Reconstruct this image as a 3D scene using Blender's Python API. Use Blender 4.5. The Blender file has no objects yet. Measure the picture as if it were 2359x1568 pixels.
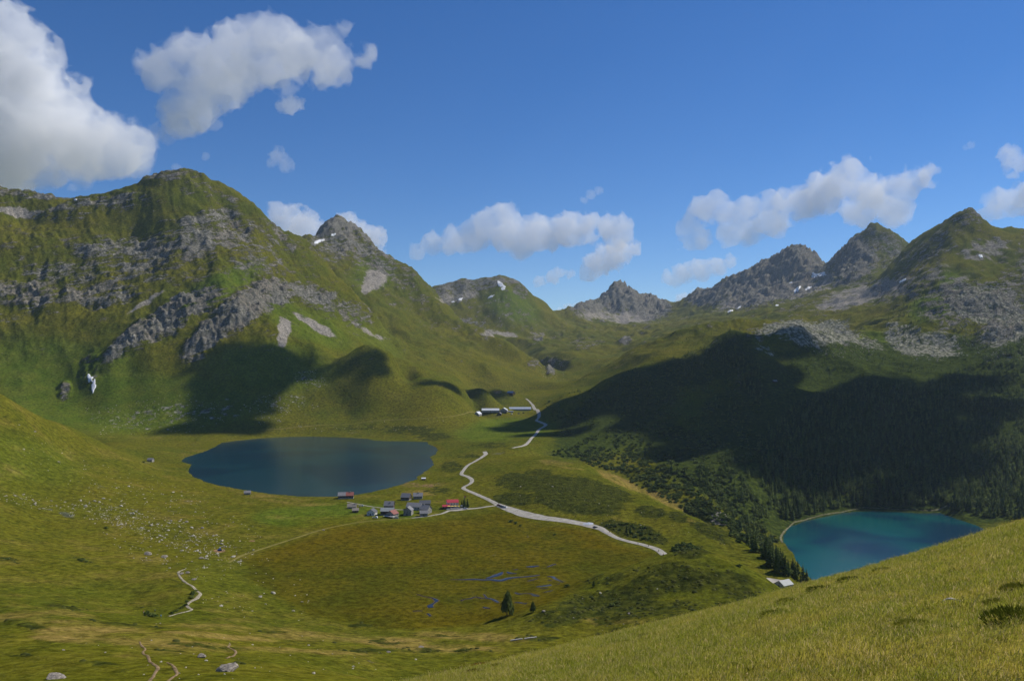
import bpy, bmesh, math, random
import numpy as np, time
T0 = time.perf_counter()
from mathutils import Vector, Matrix, Euler

# ---------------------------------------------------------------- camera, sky, sun
S = bpy.context.scene
COL = S.collection
CAM_H = 146.0                     # metres above the nearer of the two lakes' plateau
FV, CXV, HZV = 1816.5, 1179.5, 835.0   # focal length, centre column, eye-level row in 2359-wide units
cam_data = bpy.data.cameras.new('camera')
cam = bpy.data.objects.new('camera', cam_data)
COL.objects.link(cam)
cam.location = (0, 0, CAM_H)
cam.rotation_euler = (math.radians(90), 0, 0)
cam_data.sensor_width = 36.0
cam_data.lens = 36.0 * FV / 2359.0
cam_data.shift_y = 51.0 / 2359.0
cam_data.clip_start = 0.5
cam_data.clip_end = 90000.0
S.camera = cam

SUN_EL, SUN_AZ = math.radians(46), math.radians(60)     # azimuth: to the right of straight ahead
sun_vec = Vector((math.sin(SUN_AZ) * math.cos(SUN_EL), math.cos(SUN_AZ) * math.cos(SUN_EL), math.sin(SUN_EL)))
world = bpy.data.worlds.new('World')
S.world = world
world.use_nodes = True
wn = world.node_tree.nodes
sky = wn.new('ShaderNodeTexSky')
sky.sky_type = 'NISHITA'
sky.sun_disc = False
sky.sun_elevation = SUN_EL
sky.sun_rotation = SUN_AZ
sky.altitude = 2000
sky.air_density = 1.0
sky.dust_density = 0.0
sky.ozone_density = 3.5
bgn = wn['Background']
bgn.inputs['Strength'].default_value = 0.09
hue = wn.new('ShaderNodeHueSaturation')
hue.inputs['Saturation'].default_value = 1.27
hue.inputs['Hue'].default_value = .508                   # clear high-altitude air
world.node_tree.links.new(sky.outputs[0], hue.inputs['Color'])
world.node_tree.links.new(hue.outputs[0], bgn.inputs['Color'])
sl = bpy.data.lights.new('sun', 'SUN')
sun = bpy.data.objects.new('sun', sl)
COL.objects.link(sun)
sl.energy = 4.0
sl.angle = math.radians(0.53)
sl.color = (1.0, 0.955, 0.88)
sun.rotation_euler = sun_vec.to_track_quat('Z', 'Y').to_euler()
S.view_settings.view_transform = 'Standard'
S.view_settings.look = 'None'
S.view_settings.exposure = 0.22
S.view_settings.gamma = 1.0
S.view_settings.use_curve_mapping = False
S.cycles.use_denoising = True
S.cycles.max_bounces = 12
S.cycles.diffuse_bounces = 2
S.cycles.glossy_bounces = 2
S.cycles.transmission_bounces = 3
S.cycles.volume_bounces = 8
S.cycles.transparent_max_bounces = 48

rng = np.random.default_rng(7)
random.seed(7)

# ---------------------------------------------------------------- helpers
def P(px, py, D):
    return np.array([(px - CXV) / FV * D, D, CAM_H + (HZV - py) / FV * D])

def smooth(a, b, x):
    t = np.clip((x - a) / (b - a), 0, 1)
    return t * t * (3 - 2 * t)

_perm = rng.permutation(4096)
_perm = _perm.astype(np.int32)
_CT = np.cos(np.arange(4096) * (2 * math.pi / 4096)).astype(np.float32); _ST = np.sin(np.arange(4096) * (2 * math.pi / 4096)).astype(np.float32)
def perlin(x, y, seed=0):
    x = np.asarray(x, np.float32); y = np.asarray(y, np.float32)
    fl = np.floor(x); gl = np.floor(y); ix = fl.astype(np.int32); iy = gl.astype(np.int32)
    fx = x - fl; fy = y - gl
    sx = fx * fx * fx * (fx * (fx * 6 - 15) + 10); sy = fy * fy * fy * (fy * (fy * 6 - 15) + 10)
    h0 = _perm[(ix + seed * 131) & 4095]; h1 = _perm[(ix + 1 + seed * 131) & 4095]
    def g(h, dx, dy):
        k = _perm[(h + (iy + dy)) & 4095]
        return _CT[k] * (fx - dx) + _ST[k] * (fy - dy)
    a = g(h0, 0, 0); a += (g(h1, 1, 0) - a) * sx
    b = g(h0, 0, 1); b += (g(h1, 1, 1) - b) * sx
    a += (b - a) * sy
    a *= 1.45
    return a

def fbm(x, y, scale, octv=5, seed=0, gain=0.5, ridged=False):
    x = np.asarray(x, np.float32); y = np.asarray(y, np.float32); s = np.zeros_like(x); a = 1.0; n = 0; f = 1.0 / scale
    for o in range(octv):
        v = perlin(x * f + 17.3 * o, y * f - 9.1 * o, seed + o)
        if ridged: v = 1 - 2 * np.abs(v)
        s += a * v; n += a; a *= gain; f *= 2.03
    return s / n

# ---------------------------------------------------------------- terrain: survey points (column, row, distance)
CP = []
def A(*pts):
    for p in pts: CP.append(P(*p))
def AZ(*pts):                    # column, row, height instead of distance
    for px, py, z in pts: CP.append(P(px, py, (CAM_H - z) * FV / (py - HZV)))
def SKY(*pts, back=.10, slope=.6):   # crest points: the ground falls away behind them
    for p in pts:
        q = P(*p); CP.append(q)
        k = 1 + back
        CP.append(np.array([q[0] * k, q[1] * k, q[2] - slope * back * q[1]]))

# big mountain on the left
SKY((-600,520,2300),(-450,490,2300),(-300,470,2300),(-200,450,2300),(-100,440,2300),(0,443,2300),(60,447,2310),(110,451,2320),(180,456,2330),(225,450,2340),(270,440,2350),
    (310,425,2380),(345,408,2400),(380,402,2420),(440,401,2430),(480,415,2450),(520,440,2470),(560,468,2500),(600,500,2530),(640,538,2570),(665,548,2600),(700,556,2640))
SKY((722,580,2630),(760,622,2600),(815,685,2560),(870,748,2500), back=.06, slope=.5)
A((440,480,2300),(400,560,2180),(340,490,2270),(560,560,2330),(520,500,2400),(480,640,2080),(300,560,2210),(230,500,2260),(150,560,2160),(0,560,2100),(0,500,2200),(60,500,2230),(-200,560,2100),(-200,700,1850),
  (0,700,1900),(80,640,2000),(150,700,1910),(220,640,2040),(300,700,1960),(380,640,2060),(450,700,1970),(600,620,2220),(600,680,2090),(620,730,2010),(700,690,2230),(650,600,2420),(700,640,2400),
  (330,760,1870),(250,835,1740),(330,822,1765),(430,835,1765),(510,655,2030),(510,760,1870),(560,740,1900),(600,795,1840),(640,780,1880),
  (0,850,1710),(100,780,1800),(150,850,1740),(300,870,1720),(450,880,1715),(600,870,1750),(700,800,1900),(750,770,2050),(820,760,2250),(750,820,1900),
  (100,950,1590),(200,950,1620),(300,950,1620),(400,950,1610),(500,950,1620),(600,950,1640),(700,920,1720),(800,950,1690),(720,880,1780),
  (200,1000,1420),(260,990,1500),(330,1000,1500),(-200,850,1650),(-200,950,1450))
# moraine knolls
SKY((790,828,1850),(820,808,1865),(848,801,1880),(880,812,1890),(910,835,1900), back=.04, slope=.25)
A((760,850,1820),(840,850,1800),(900,870,1800),(850,900,1740),(960,862,1960),(700,850,1840))
SKY((935,892,1840),(960,880,1850),(988,873,1850),(1030,878,1860),(1070,886,1890),(1110,896,1930), back=.04, slope=.2)
A((1000,930,1700),(900,950,1680),(1060,930,1750),(1000,970,1600),(900,990,1580))
SKY((1128,898,2160),(1142,890,2170),(1160,898,2170), back=.03, slope=.2)
# second mountain
SKY((690,560,3250),(705,549,3300),(740,531,3450),(772,519,3550),(800,530,3560),(830,548,3560),(860,575,3560),(890,606,3540),(915,614,3500),(935,621,3450),(960,640,3440),(990,672,3400),
    (1030,710,3350),(1075,748,3250),(1110,772,3200),(1150,792,3100),(1190,813,3000),(1230,833,2900),(1268,851,2850), back=.07)
A((780,600,3250),(740,570,3300),(830,600,3350),(860,650,3130),(870,680,3060),(790,650,3000),(900,640,3300),(920,680,3150),(900,720,2950),(850,700,2900),(950,720,3100),(1000,740,3080),(880,780,2420),(950,790,2650),(1000,830,2480),
  (1080,800,2900),(1100,850,2500),(1000,860,2250),(1150,872,2480),(1200,850,2700),(1250,868,2620),(900,830,2120),(1050,870,2250))
# upper valley
A((1270,862,2780),(1290,875,2700),(1260,890,2480),(1225,902,2300),(1180,905,2180),(1320,880,2600),(1380,862,2700),(1180,790,3750),(1250,800,3650),(1350,822,3300),(1420,820,3350),(1300,850,3050),(1200,770,4050),(1140,772,4000),
  (1300,748,4650),(1400,752,4900),(1500,750,4900),(1560,745,4900),(1480,780,4000),(1400,790,3800),(1350,778,4050),(1450,830,3000),(1420,855,2700),(1280,825,3200),(1240,830,3300))
# far mountain with the snow streak
SKY((940,690,4350),(993,673,4400),(1015,666,4420),(1040,660,4430),(1052,656,4430),(1065,649,4450),(1090,650,4480),(1110,646,4500),(1150,646,4500),(1190,649,4500),(1205,660,4500),(1225,684,4550),(1255,706,4600),(1288,720,4800), back=.08, slope=.5)
A((1050,700,4200),(1100,690,4280),(1170,690,4280),(1150,720,4150),(1230,735,4300),(1100,745,4080),(1050,740,4050),(1180,750,4100))
# pale jagged peak
SKY((1300,722,5000),(1320,715,5400),(1345,710,5500),(1370,700,5600),(1390,690,5700),(1400,681,5750),(1410,673,5780),(1425,669,5800),(1440,675,5800),(1455,684,5800),(1480,690,5800),(1505,696,5850),(1520,711,5850),(1545,714,6000),(1570,715,6000), back=.07, slope=.6)
A((1400,720,5450),(1340,730,5200),(1450,735,5350),(1500,730,5450),(1450,750,5150),(1540,735,5300))
# right-hand far ridge
SKY((1575,713,5850),(1595,697,5700),(1612,679,5650),(1625,684,5600),(1645,684,5550),(1670,656,5450),(1690,649,5400),(1720,638,5350),(1760,615,5300),(1790,600,5250),(1810,586,5200),(1827,579,5200),(1845,584,5200),(1870,598,5150),(1890,610,5100),(1908,621,5000), back=.08, slope=.6)
A((1750,680,4750),(1850,650,4750),(1850,680,4500),(1680,705,4850),(1680,725,4500),(1800,700,4350),(1900,660,4500),(1620,715,5150),(1620,735,4500),(1780,650,5000),(1720,665,5050))
SKY((1908,622,4950),(1930,601,4900),(1950,576,4800),(1965,556,4750),(1985,550,4700),(2000,541,4650),(2018,531,4600),(2040,540,4600),(2070,553,4600),(2095,567,4600),(2110,580,4550), back=.08, slope=.6)
A((2000,590,4400),(1960,620,4350),(2050,600,4350),(1950,650,4150),(2040,640,3950),(2000,670,3800))
SKY((2110,573,3600),(2130,553,3500),(2165,530,3400),(2190,513,3300),(2215,501,3250),(2237,496,3200),(2255,508,3200),(2280,530,3200),(2310,537,3250),(2340,545,3300),(2359,548,3300),(2500,560,3400),(2650,590,3400),(2850,600,3400), back=.07, slope=.6)
A((2150,600,3050),(2200,560,3000),(2240,560,2980),(2240,610,2820),(2300,600,2900),(2100,640,3050),(2050,690,3150),(2000,700,3250),(1900,715,3450),(1800,728,3500),(1700,742,3650),(1600,758,3600),(1550,775,3300),(2359,620,2800),
  (2300,660,2600),(2250,680,2480),(2150,690,2560),(2050,725,2700),(1950,740,2800),(1850,742,2900),(2359,700,2420),(2130,640,2800),(2500,700,2400),(2700,700,2400),
  (2050,770,2250),(2150,770,2180),(2200,720,2350),(2250,780,2120),(2300,740,2230),(2359,770,2060),(1950,785,2300),(1870,770,2500),(2500,800,2000),(2700,850,1800))
# green lit ridge behind the dark spur
SKY((1480,805,2500),(1520,788,2460),(1560,767,2440),(1620,749,2420),(1690,739,2420),(1750,746,2440),(1790,752,2500), back=.04, slope=.35)
A((1600,790,2250),(1700,770,2280),(1520,815,2250))
# dark spur
SKY((1830,757,1960),(1790,774,1940),(1740,795,1930),(1700,780,1900),(1680,773,1890),(1640,798,1900),(1600,815,1900),(1560,822,1900),(1500,829,1870),(1450,850,1830),(1400,875,1800), back=.04, slope=.4)
A((1345,900,1800),(1290,912,1850),(1880,770,2000),(1920,800,1950),
  (1350,950,1620),(1300,960,1640),(1270,930,1760),(1450,930,1620),(1550,900,1680),(1650,880,1680),(1600,950,1520),(1550,1020,1360),(1450,1000,1420),(1400,970,1520),(1740,870,1660),(1800,820,1800),(1850,900,1640),(1950,850,1760),(2050,850,1780),
  (1800,880,1660),(1700,950,1500),(1800,950,1500),(1900,950,1500),(2000,950,1490),(2100,900,1600),(2200,880,1660),(2300,860,1720),(2359,840,1760),(2359,920,1540),(2100,1000,1390),(2200,1000,1390),(2300,1000,1380),(2000,1050,1310),(1900,1050,1300),
  (1800,1050,1270),(1700,1050,1220),(2100,1100,1240),(2200,1100,1240),(2300,1100,1240),(1900,1120,1190),(1800,1130,1130),(1730,1130,1080),(1620,1090,1130),(1500,1060,1240),
  (2600,900,1500),(2600,1100,1200),(2900,1000,1300))
SKY((1530,1060,1180),(1600,1118,1040),(1640,1150,985),(1680,1190,930),(1720,1230,890),(1750,1262,860), back=.05, slope=.25)
# gully between plateau and spur
AZ((1330,1000,14),(1300,985,17)); CP += [P(1345,1055,1290), P(1430,1100,1180) , P(1500,1150,1060), P(1600,1215,940), P(1690,1290,840), P(1790,1370,740)]
# plateau, rim first
for q in ((1262,1050,12),(1300,1055,13),(1360,1071,14),(1420,1100,14),(1500,1140,12),(1560,1170,11),(1600,1190,10),(1650,1213,8),(1700,1240,5),(1760,1275,1),(1800,1310,-4),(1830,1337,-9)):
    AZ(q); CP.append(CP[-1] * np.array([1.06, 1.06, 1]) + np.array([0, 0, -.22 * .06 * CP[-1][1] - 4]))
AZ((1118,1040,7),(1060,1090,4),(1060,1060,3),(1120,1085,9),(1180,1060,12),(1200,1032,11),(1240,1010,13),(1260,985,16),(1240,960,20),(1180,960,19),(1130,970,16),(1060,1000,8),(1030,1020,4),(1100,1020,9),
   (1225,942,25),(1165,944,25),(1110,944,25),(1095,955,22),(1060,950,24),(1225,925,30),(1170,925,31),(1110,925,32),
   (1280,1100,17),(1210,1100,14),(1350,1110,16),(1250,1150,12),(1350,1170,9),(1440,1150,11),(1420,1190,8),(1500,1200,7),(1600,1235,6),(1680,1265,3),(1580,1270,5),
   (1150,1165,4),(1200,1180,3.5),(1250,1193,3),(1360,1210,2.5),(1450,1245,2),(1540,1285,2),(1060,1120,3.5),(1100,1145,4),
   (1000,1120,1.5),(1020,1080,1.5),(960,1150,2),(900,1180,3),(1000,1170,3),(850,1175,2.5),(800,1155,1),(950,1190,2.5),(1050,1165,3.5),(700,1170,1),(750,1200,1.5),(640,1170,1.5),(600,1210,1.5),
   (600,1300,1.2),(700,1250,1),(800,1230,1),(800,1300,.6),(1000,1250,.8),(900,1350,.5),(1200,1250,1),(1200,1300,.5),(1350,1260,1),(1450,1275,1.2),(1100,1350,.5),(1000,1400,.6),(900,1400,.7),(750,1380,.8),(1200,1350,.6),(1300,1320,1),
   (820,1440,1.5),(1000,1440,1.5),(1100,1430,1.5),(640,1370,1.5))
# front knoll
SKY((1400,1316,500),(1480,1290,505),(1540,1274,505),(1600,1268,500),(1650,1273,492),(1700,1291,484),(1760,1326,470),(1800,1356,450), back=.055, slope=.55)
A((1280,1400,430),(1400,1390,440),(1550,1370,430),(1500,1440,380),(1650,1390,410),(1350,1470,380),(1200,1480,370),(1220,1440,410),(1000,1480,390),(1000,1530,330),(880,1568,280),(1200,1520,325),(1300,1500,340),(1450,1490,340),(1600,1450,350),(1750,1400,390),
  (1900,1380,350),(1100,1568,270))
AZ((1780,1342,-7),(1820,1348,-9),(1700,1290,3),(1620,1280,4))
# nearer left slopes
A((525,1545,190),(465,1512,235),(330,1408,405),(350,1530,205),(350,1470,290),(100,1500,235),(100,1420,330),(200,1400,390),(250,1440,320),(300,1380,440),(430,1370,440),(440,1320,500),(600,1420,425),(700,1460,380),(600,1480,330),(700,1540,240),(800,1510,310),
  (450,1450,320),(550,1500,280),(0,1568,190),(0,1450,300),(0,1380,380),(0,1300,480),(150,1300,500),(0,1200,600),(0,1150,660),(0,1050,760),(0,980,830),(200,1100,800),(150,1050,900),(100,1120,740),(300,1100,900),(300,1050,1090),(300,1200,680),(100,1220,620),
  (450,1150,815),(500,1200,700),(400,1250,620),(540,1270,600),(340,1062,1150),(390,1040,1220),(250,1030,1180),(250,1020,1250),(-300,1500,230),(-300,1300,450),(-300,1100,620),(-300,950,780),(-500,1000,700),(-600,1300,420))
SKY((-600,760,900),(-300,820,880),(-100,872,890),(0,905,900),(30,925,940),(60,946,980),(100,969,1040),(140,985,1110), back=.12, slope=.5)
# hidden ground behind the near crest and the lower lake's basin
for px in (1500, 1700, 1900, 2100, 2359, 2600, 2900):
    for D, z in ((160, 78), (230, 52), (320, 24), (420, 4), (520, -30), (640, -66)):
        if px < 1750 and D > 160: continue
        if px < 1950: z += 10 if D < 400 else 0
        CP.append(P(px, 1000, D)); CP[-1][2] = z
for px in (-600, 0, 600, 1200):
    CP.append(P(px, 1000, 120)); CP[-1][2] = 92
for px in range(-900, 3400, 300):
    CP.append(P(px, 800, 8500)); CP[-1][2] = 350

# foreground slope on which the camera stands (convex, rising to the right)
def hill_z(x, y):
    yy = np.maximum(y, -12)
    bump = .16 * fbm(x, y, 7.0, 3, 91) + .05 * fbm(x, y, 1.7, 3, 92)
    return 144.2 + .225 * x + .10 * x * np.clip(x / (yy + 16.0), -.3, .75) - .274 * yy - .00150 * yy * yy + bump * smooth(1.0, 9.0, np.abs(yy) + np.abs(x) * .5)

CPA = np.array(CP)
KU, KY = 1.5, 1.0
def feat(x, y):
    return np.stack([KU * x / y, KY * np.log(y)], -1).astype(np.float64)
F0 = feat(CPA[:, 0], CPA[:, 1])
def kern(r2): return np.sqrt(r2 + .012 ** 2)
zscale = CPA[:, 1]                               # solve for slope-like quantity: heights divided by distance are well scaled
r2 = ((F0[:, None] - F0[None]) ** 2).sum(-1)
n = len(F0)
M = np.zeros((n + 3, n + 3)); M[:n, :n] = kern(r2) - np.eye(n) * 2e-3
M[:n, n] = 1; M[n, :n] = 1; M[:n, n + 1:] = F0; M[n + 1:, :n] = F0.T
rhs = np.zeros(n + 3); rhs[:n] = CPA[:, 2]
W = np.linalg.solve(M, rhs)
def rbf(x, y):
    q = feat(x, y).astype(np.float32); out = np.empty(len(q)); f0 = F0.astype(np.float32); w = W[:n].astype(np.float32)
    for i in range(0, len(q), 4000):
        c = q[i:i + 4000]
        d = (c[:, None, 0] - f0[None, :, 0]) ** 2
        d += (c[:, None, 1] - f0[None, :, 1]) ** 2
        d += .012 ** 2
        np.sqrt(d, out=d)
        out[i:i + 4000] = d @ w
    return out + W[n] + q @ W[n + 1:]

# ---- lakes: shoreline polygons in plan
def shore(pts, z):
    return np.array([P(px, py, (CAM_H - z) * FV / (py - HZV))[:2] for px, py in pts])
LAKE_A = shore([(416,1063),(440,1069),(436,1077),(431,1083),(443,1096),(468,1108),(500,1117),(540,1124),(580,1131),(620,1137),(680,1142),(740,1144),(800,1142),(850,1134),(890,1125),(925,1116),(948,1107),(962,1102),(960,1096),(972,1092),
                (1000,1071),(998,1060),(990,1053),(1004,1046),(1011,1036),(1003,1028),(990,1024),(984,1017),(940,1016),(900,1016),(862,1014),(845,1010),(790,1007),(720,1005),(660,1006),(600,1009),(550,1014),(508,1020),(497,1028),(480,1036),(450,1046),(424,1054)], 0)
ZB = -71.0
LAKE_B = shore([(1803,1240),(1808,1228),(1815,1214),(1850,1200),(1900,1189),(1945,1180),(1975,1177),(2010,1176),(2060,1178),(2120,1181),(2165,1180),(2180,1185),(2205,1194),(2235,1204),(2270,1218),(2330,1240),(2450,1280),(2700,1340),(2900,1400),(2900,1500),(2400,1530),(2100,1470),(1950,1400),(1880,1350),(1850,1315),(1825,1275),(1808,1252)], ZB)
def sdist(poly, x, y):                            # signed distance, negative inside
    d = np.full(x.shape, 1e12); ins = np.zeros(x.shape, bool)
    a = poly; b = np.roll(poly, -1, 0)
    for (ax, ay), (bx, by) in zip(a, b):
        ex, ey = bx - ax, by - ay
        t = np.clip(((x - ax) * ex + (y - ay) * ey) / (ex * ex + ey * ey), 0, 1)
        d = np.minimum(d, (x - ax - t * ex) ** 2 + (y - ay - t * ey) ** 2)
        c = (ay > y) != (by > y)
        ins ^= c & (x < (bx - ax) * (y - ay) / (by - ay + 1e-12) + ax)
    d = np.sqrt(d)
    return np.where(ins, -d, d)

# ---- grid: columns by direction, rows by distance
def piecewise(segs):
    out = []
    for a, b, st in segs:
        k = max(2, int(math.log(b / a) / st)); out.append(np.exp(np.linspace(math.log(a), math.log(b), k, endpoint=False)))
    return np.concatenate(out + [np.array([segs[-1][1]])])
ROWS = piecewise([(58, 170, .02), (170, 400, .0095), (400, 1500, .0062), (1500, 2700, .0026), (2700, 6100, .0046), (6100, 9500, .05)])
UC = np.concatenate([np.linspace(-1.15, -.70, 50, endpoint=False), np.linspace(-.70, .70, 800), np.linspace(.70, 1.15, 51)[1:]])
NR, NC = len(ROWS), len(UC)
GY = np.repeat(ROWS[:, None], NC, 1); GX = GY * UC[None, :]
x, y = GX.ravel(), GY.ravel()
print('grid', NR, NC, NR * NC, 'control', n)
z = rbf(x, y)
pxv = CXV + FV * x / y

pyv = HZV - FV * (z - CAM_H) / y


PXC = CXV + FV * UC
def paint(lst, pyv, ylim=(0, 1e9)):
    """soft ellipses (column, row, radius, radius, tilt, strength) on the ground seen there, within a range of distances"""
    r0, r1 = np.searchsorted(ROWS, ylim[0]), np.searchsorted(ROWS, ylim[1])
    m = np.zeros((NR, NC)); pg = pyv.reshape(NR, NC)
    for b in lst:
        cx, cy, rx, ry = b[:4]; ang = math.radians(b[4]) if len(b) > 4 else 0; st = b[5] if len(b) > 5 else 1.0
        w = 1.5 * max(rx, ry); c0, c1 = np.searchsorted(PXC, cx - w), np.searchsorted(PXC, cx + w)
        c, s = math.cos(ang), math.sin(ang); dx = (PXC[c0:c1] - cx)[None]; dy = pg[r0:r1, c0:c1] - cy
        r = np.sqrt(((dx * c + dy * s) / rx) ** 2 + ((-dx * s + dy * c) / ry) ** 2)
        m[r0:r1, c0:c1] = np.maximum(m[r0:r1, c0:c1], st * (1 - smooth(.5, 1.5, r)))
    return m.ravel()

# ---- where bare rock, rubble and so on lie
rock = paint([(340,610,330,110,-10,.40),(120,600,160,80,5,.36),(640,600,120,90,30,.38),(385,410,80,14,0,.56),(55,455,110,14,0,.6),(225,478,150,26,-8,.62),(480,520,90,34,-12,.72),(300,590,150,34,-6,.75),(430,585,150,40,-14,.72),(520,560,90,45,-15,.65),(150,640,140,26,8,.6),
              (60,690,110,34,0,.78),(230,690,110,30,5,.7),(330,640,120,26,-8,.6),(400,745,120,36,-30,.95),(300,800,70,26,-32,.95),(560,730,110,42,-32,.98),(480,795,70,30,-35,.98),(620,690,70,40,-10,.9),(700,680,90,22,6,.8),(590,610,110,60,35,.52),
              (640,560,60,30,40,.55),(760,710,100,28,18,.62),(820,730,60,22,20,.55),(480,450,80,26,20,.45),(150,900,14,22,0,.7),(210,850,24,50,5,.45),
              (800,570,95,50,12,.74),(770,535,70,24,0,.9),(870,600,50,40,40,.62),(930,650,50,40,40,.5),(940,700,90,30,20,.4),(1000,760,60,16,25,.35)], pyv, (1400, 3900))
rock = np.maximum(rock, paint([(1070,668,95,20,-8,.72),(1150,657,70,12,0,.68),(1050,700,60,14,-10,.5),(1080,755,50,18,10,.6),(1180,735,60,24,0,.42),(1200,670,24,26,30,.6),
                               (1425,695,60,34,0,1),(1360,712,55,20,-12,.9),(1490,712,60,30,10,1),(1240,790,14,7,0,.9)], pyv, (3300, 7000)))
rock = np.maximum(rock, paint([(1770,640,150,46,-24,1),(1640,690,60,24,-10,.9),(1850,620,60,50,15,.95),(1960,610,70,60,-30,.85),(2030,570,70,30,14,.55),(2080,610,60,40,0,.6),(1780,690,120,26,-14,.75)], pyv, (3700, 7000)))
rock = np.maximum(rock, paint([(2140,590,110,40,-32,.50),(2237,510,60,30,0,.55),(2300,590,90,40,10,.46),(2130,665,90,46,10,.56),(2040,690,60,24,10,.5),(2220,700,90,46,20,.64),(2330,700,70,60,0,.62),(2180,740,70,40,10,.6),(2310,770,70,34,-20,.62),
                               (1740,790,30,14,0,.5),(1870,690,140,30,-14,.5),(2450,650,150,120,0,.6),(1700,895,10,40,5,.45)], pyv, (1500, 3700)))
rock = np.maximum(rock, paint([(1655,1192,24,16,20,1)], pyv, (700, 1500)))
rock = np.maximum(rock, paint([(1280,840,40,10,10,.5),(1230,838,20,10,0,.55),(1350,800,60,12,0,.45),(1440,795,16,9,0,.8),(1270,850,10,14,0,.8)], pyv, (2500, 4600)))
scree = paint([(866,648,30,22,-10,1.1),(845,668,14,12,0,.9),(655,770,16,22,0,1),(650,800,12,18,0,1),(735,768,45,9,28,.95),(700,752,30,6,30,.8),(20,497,70,10,-4,.95),(110,490,60,8,0,.6),(345,710,60,5,-28,.8),(860,770,30,6,30,.8),
               (1060,690,60,12,-8,.8),(1460,738,60,14,0,.9),(1390,728,60,14,-10,.8),(1760,690,120,20,-16,.95),(1860,670,90,24,-20,.8),(1990,690,120,26,-14,.85),(1150,775,46,6,0,.8),(1230,772,30,6,-10,.6),
               (2270,590,60,26,-10,.7),(2150,640,50,12,-20,.6),(2200,660,60,10,-20,.6)], pyv, (1400, 7000))
rubble = paint([(1850,765,110,18,-6,1),(1900,790,100,24,0,.8),(2270,720,100,46,15,.95),(2320,780,60,30,-18,.9),(2090,790,60,30,20,.7),(2160,800,60,26,10,.7),(2000,800,50,16,10,.6),(1760,815,30,12,10,.6)], pyv, (1600, 3200))
rubble = np.maximum(rubble, paint([(330,1180,200,40,22,.30),(120,1172,110,8,20,.45),(450,1240,130,26,10,.28),(400,960,180,36,-6,.42),(700,880,30,20,0,.42),(650,925,70,30,0,.35),(620,940,60,24,0,.36),(250,960,60,20,0,.3)], pyv, (450, 1900)))
dry = paint([(250,1460,330,30,8,.60),(420,1400,120,8,6,.5),(150,1475,90,10,5,.75),(480,1465,160,8,4,.75),(700,1500,200,9,2,.6),(120,1420,160,26,6,.5),(560,1440,200,18,4,.5),(800,1470,240,16,3,.62),(1000,1490,200,14,4,.58),(350,1510,120,34,0,.45),(1080,1465,160,12,2,.6),(640,1152,120,9,7,.55),(780,1160,80,8,4,.45),
             (960,1135,50,10,0,.6),(1430,1110,70,10,24,.7),(1530,1150,70,12,26,.7),(1620,1215,60,10,28,.6),(1460,1210,60,8,20,.5),(1300,1070,70,10,10,.6),(1450,1430,140,12,0,.55),(1620,1430,140,10,-6,.6),(700,1010,240,6,0,.4),(330,1005,110,12,0,.35),(440,1045,50,8,0,.4),
             (100,1330,200,40,12,.35),(1100,870,60,10,15,.4)], pyv, (100, 2300))
shrub = paint([(1590,1270,44,16,0,.9),(1200,1110,60,24,5,.8),(1300,1120,100,26,3,1),(1330,1155,110,30,8,1),(1180,1150,50,16,0,.9),(1240,1090,40,12,0,.7),(1400,1140,60,24,10,.9),(1500,1180,40,16,8,.9),(1560,1190,24,14,20,.8),(1640,1225,60,16,24,.8),(1450,1220,70,18,10,1),(1500,1235,40,16,20,.9),
               (1420,1395,150,42,-4,.75),(1560,1330,120,36,0,.68),(1680,1345,90,40,20,.66),(1300,1420,90,26,-8,.75),(1500,1455,140,22,-6,.6),(1620,1400,120,30,0,.55),(1400,1330,80,14,-10,.55),(1240,1470,60,9,0,.6),(900,1480,60,8,0,.6),(980,1500,70,7,0,.6),(830,1440,40,7,0,.6),
               (200,1290,60,10,20,.35),(1040,1075,30,14,0,.7),(1010,1130,46,10,0,.6),(950,990,70,12,0,.7),(1000,1005,50,10,0,.7),(860,985,110,8,0,.5),(1130,1025,50,8,0,.6),(1080,1050,40,8,0,.5),(150,1400,50,8,10,.6),(60,1440,60,8,10,.6),(300,1440,120,5,6,.6),(480,1490,120,6,4,.6),(620,1455,60,5,4,.6),(400,1500,50,5,0,.55),(720,1480,70,5,2,.6),(850,1500,80,6,0,.65),(1080,1500,60,6,0,.6),(1000,1465,70,5,0,.65),(60,1510,80,6,8,.5),(220,1530,70,6,4,.5),(560,1530,60,5,0,.5),(330,1395,40,5,10,.5),(30,1290,40,6,10,.6),(190,1290,30,5,15,.6)], pyv, (170, 1800))
lush = paint([(300,930,330,70,0,.9),(150,860,200,80,10,.9)], pyv, (1330, 4600))
lush = np.maximum(lush, paint([(480,690,150,30,-28,.9),(700,760,140,40,25,.7),(620,860,160,60,0,.7),(820,760,140,40,30,.5),(430,440,60,40,0,.4),(800,1185,170,26,0,.95),(700,1190,120,24,0,.9),(920,1200,90,12,0,.9),
              (1180,985,110,24,0,.8),(1120,1000,80,20,0,.7),(860,640,60,40,0,.6),(1180,710,70,40,20,.7),(2150,720,60,40,-20,.9),(2190,670,30,40,10,.9),(2030,790,60,20,0,.8),(1900,830,80,40,30,.9),(60,1100,140,50,15,.3),(500,1330,90,60,0,.3),
              (1450,1030,60,20,0,.5),(1770,880,30,16,20,.8),(60,1060,160,60,15,.45)], pyv, (350, 4600)))
earth = paint([(945,1118,40,7,0,.5),(985,1118,20,6,0,.55),(580,1245,10,4,0,.6),(505,1268,16,4,0,.9),(1146,905,10,6,0,.6),(150,1520,30,6,0,.3)], pyv, (350, 2300))
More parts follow.
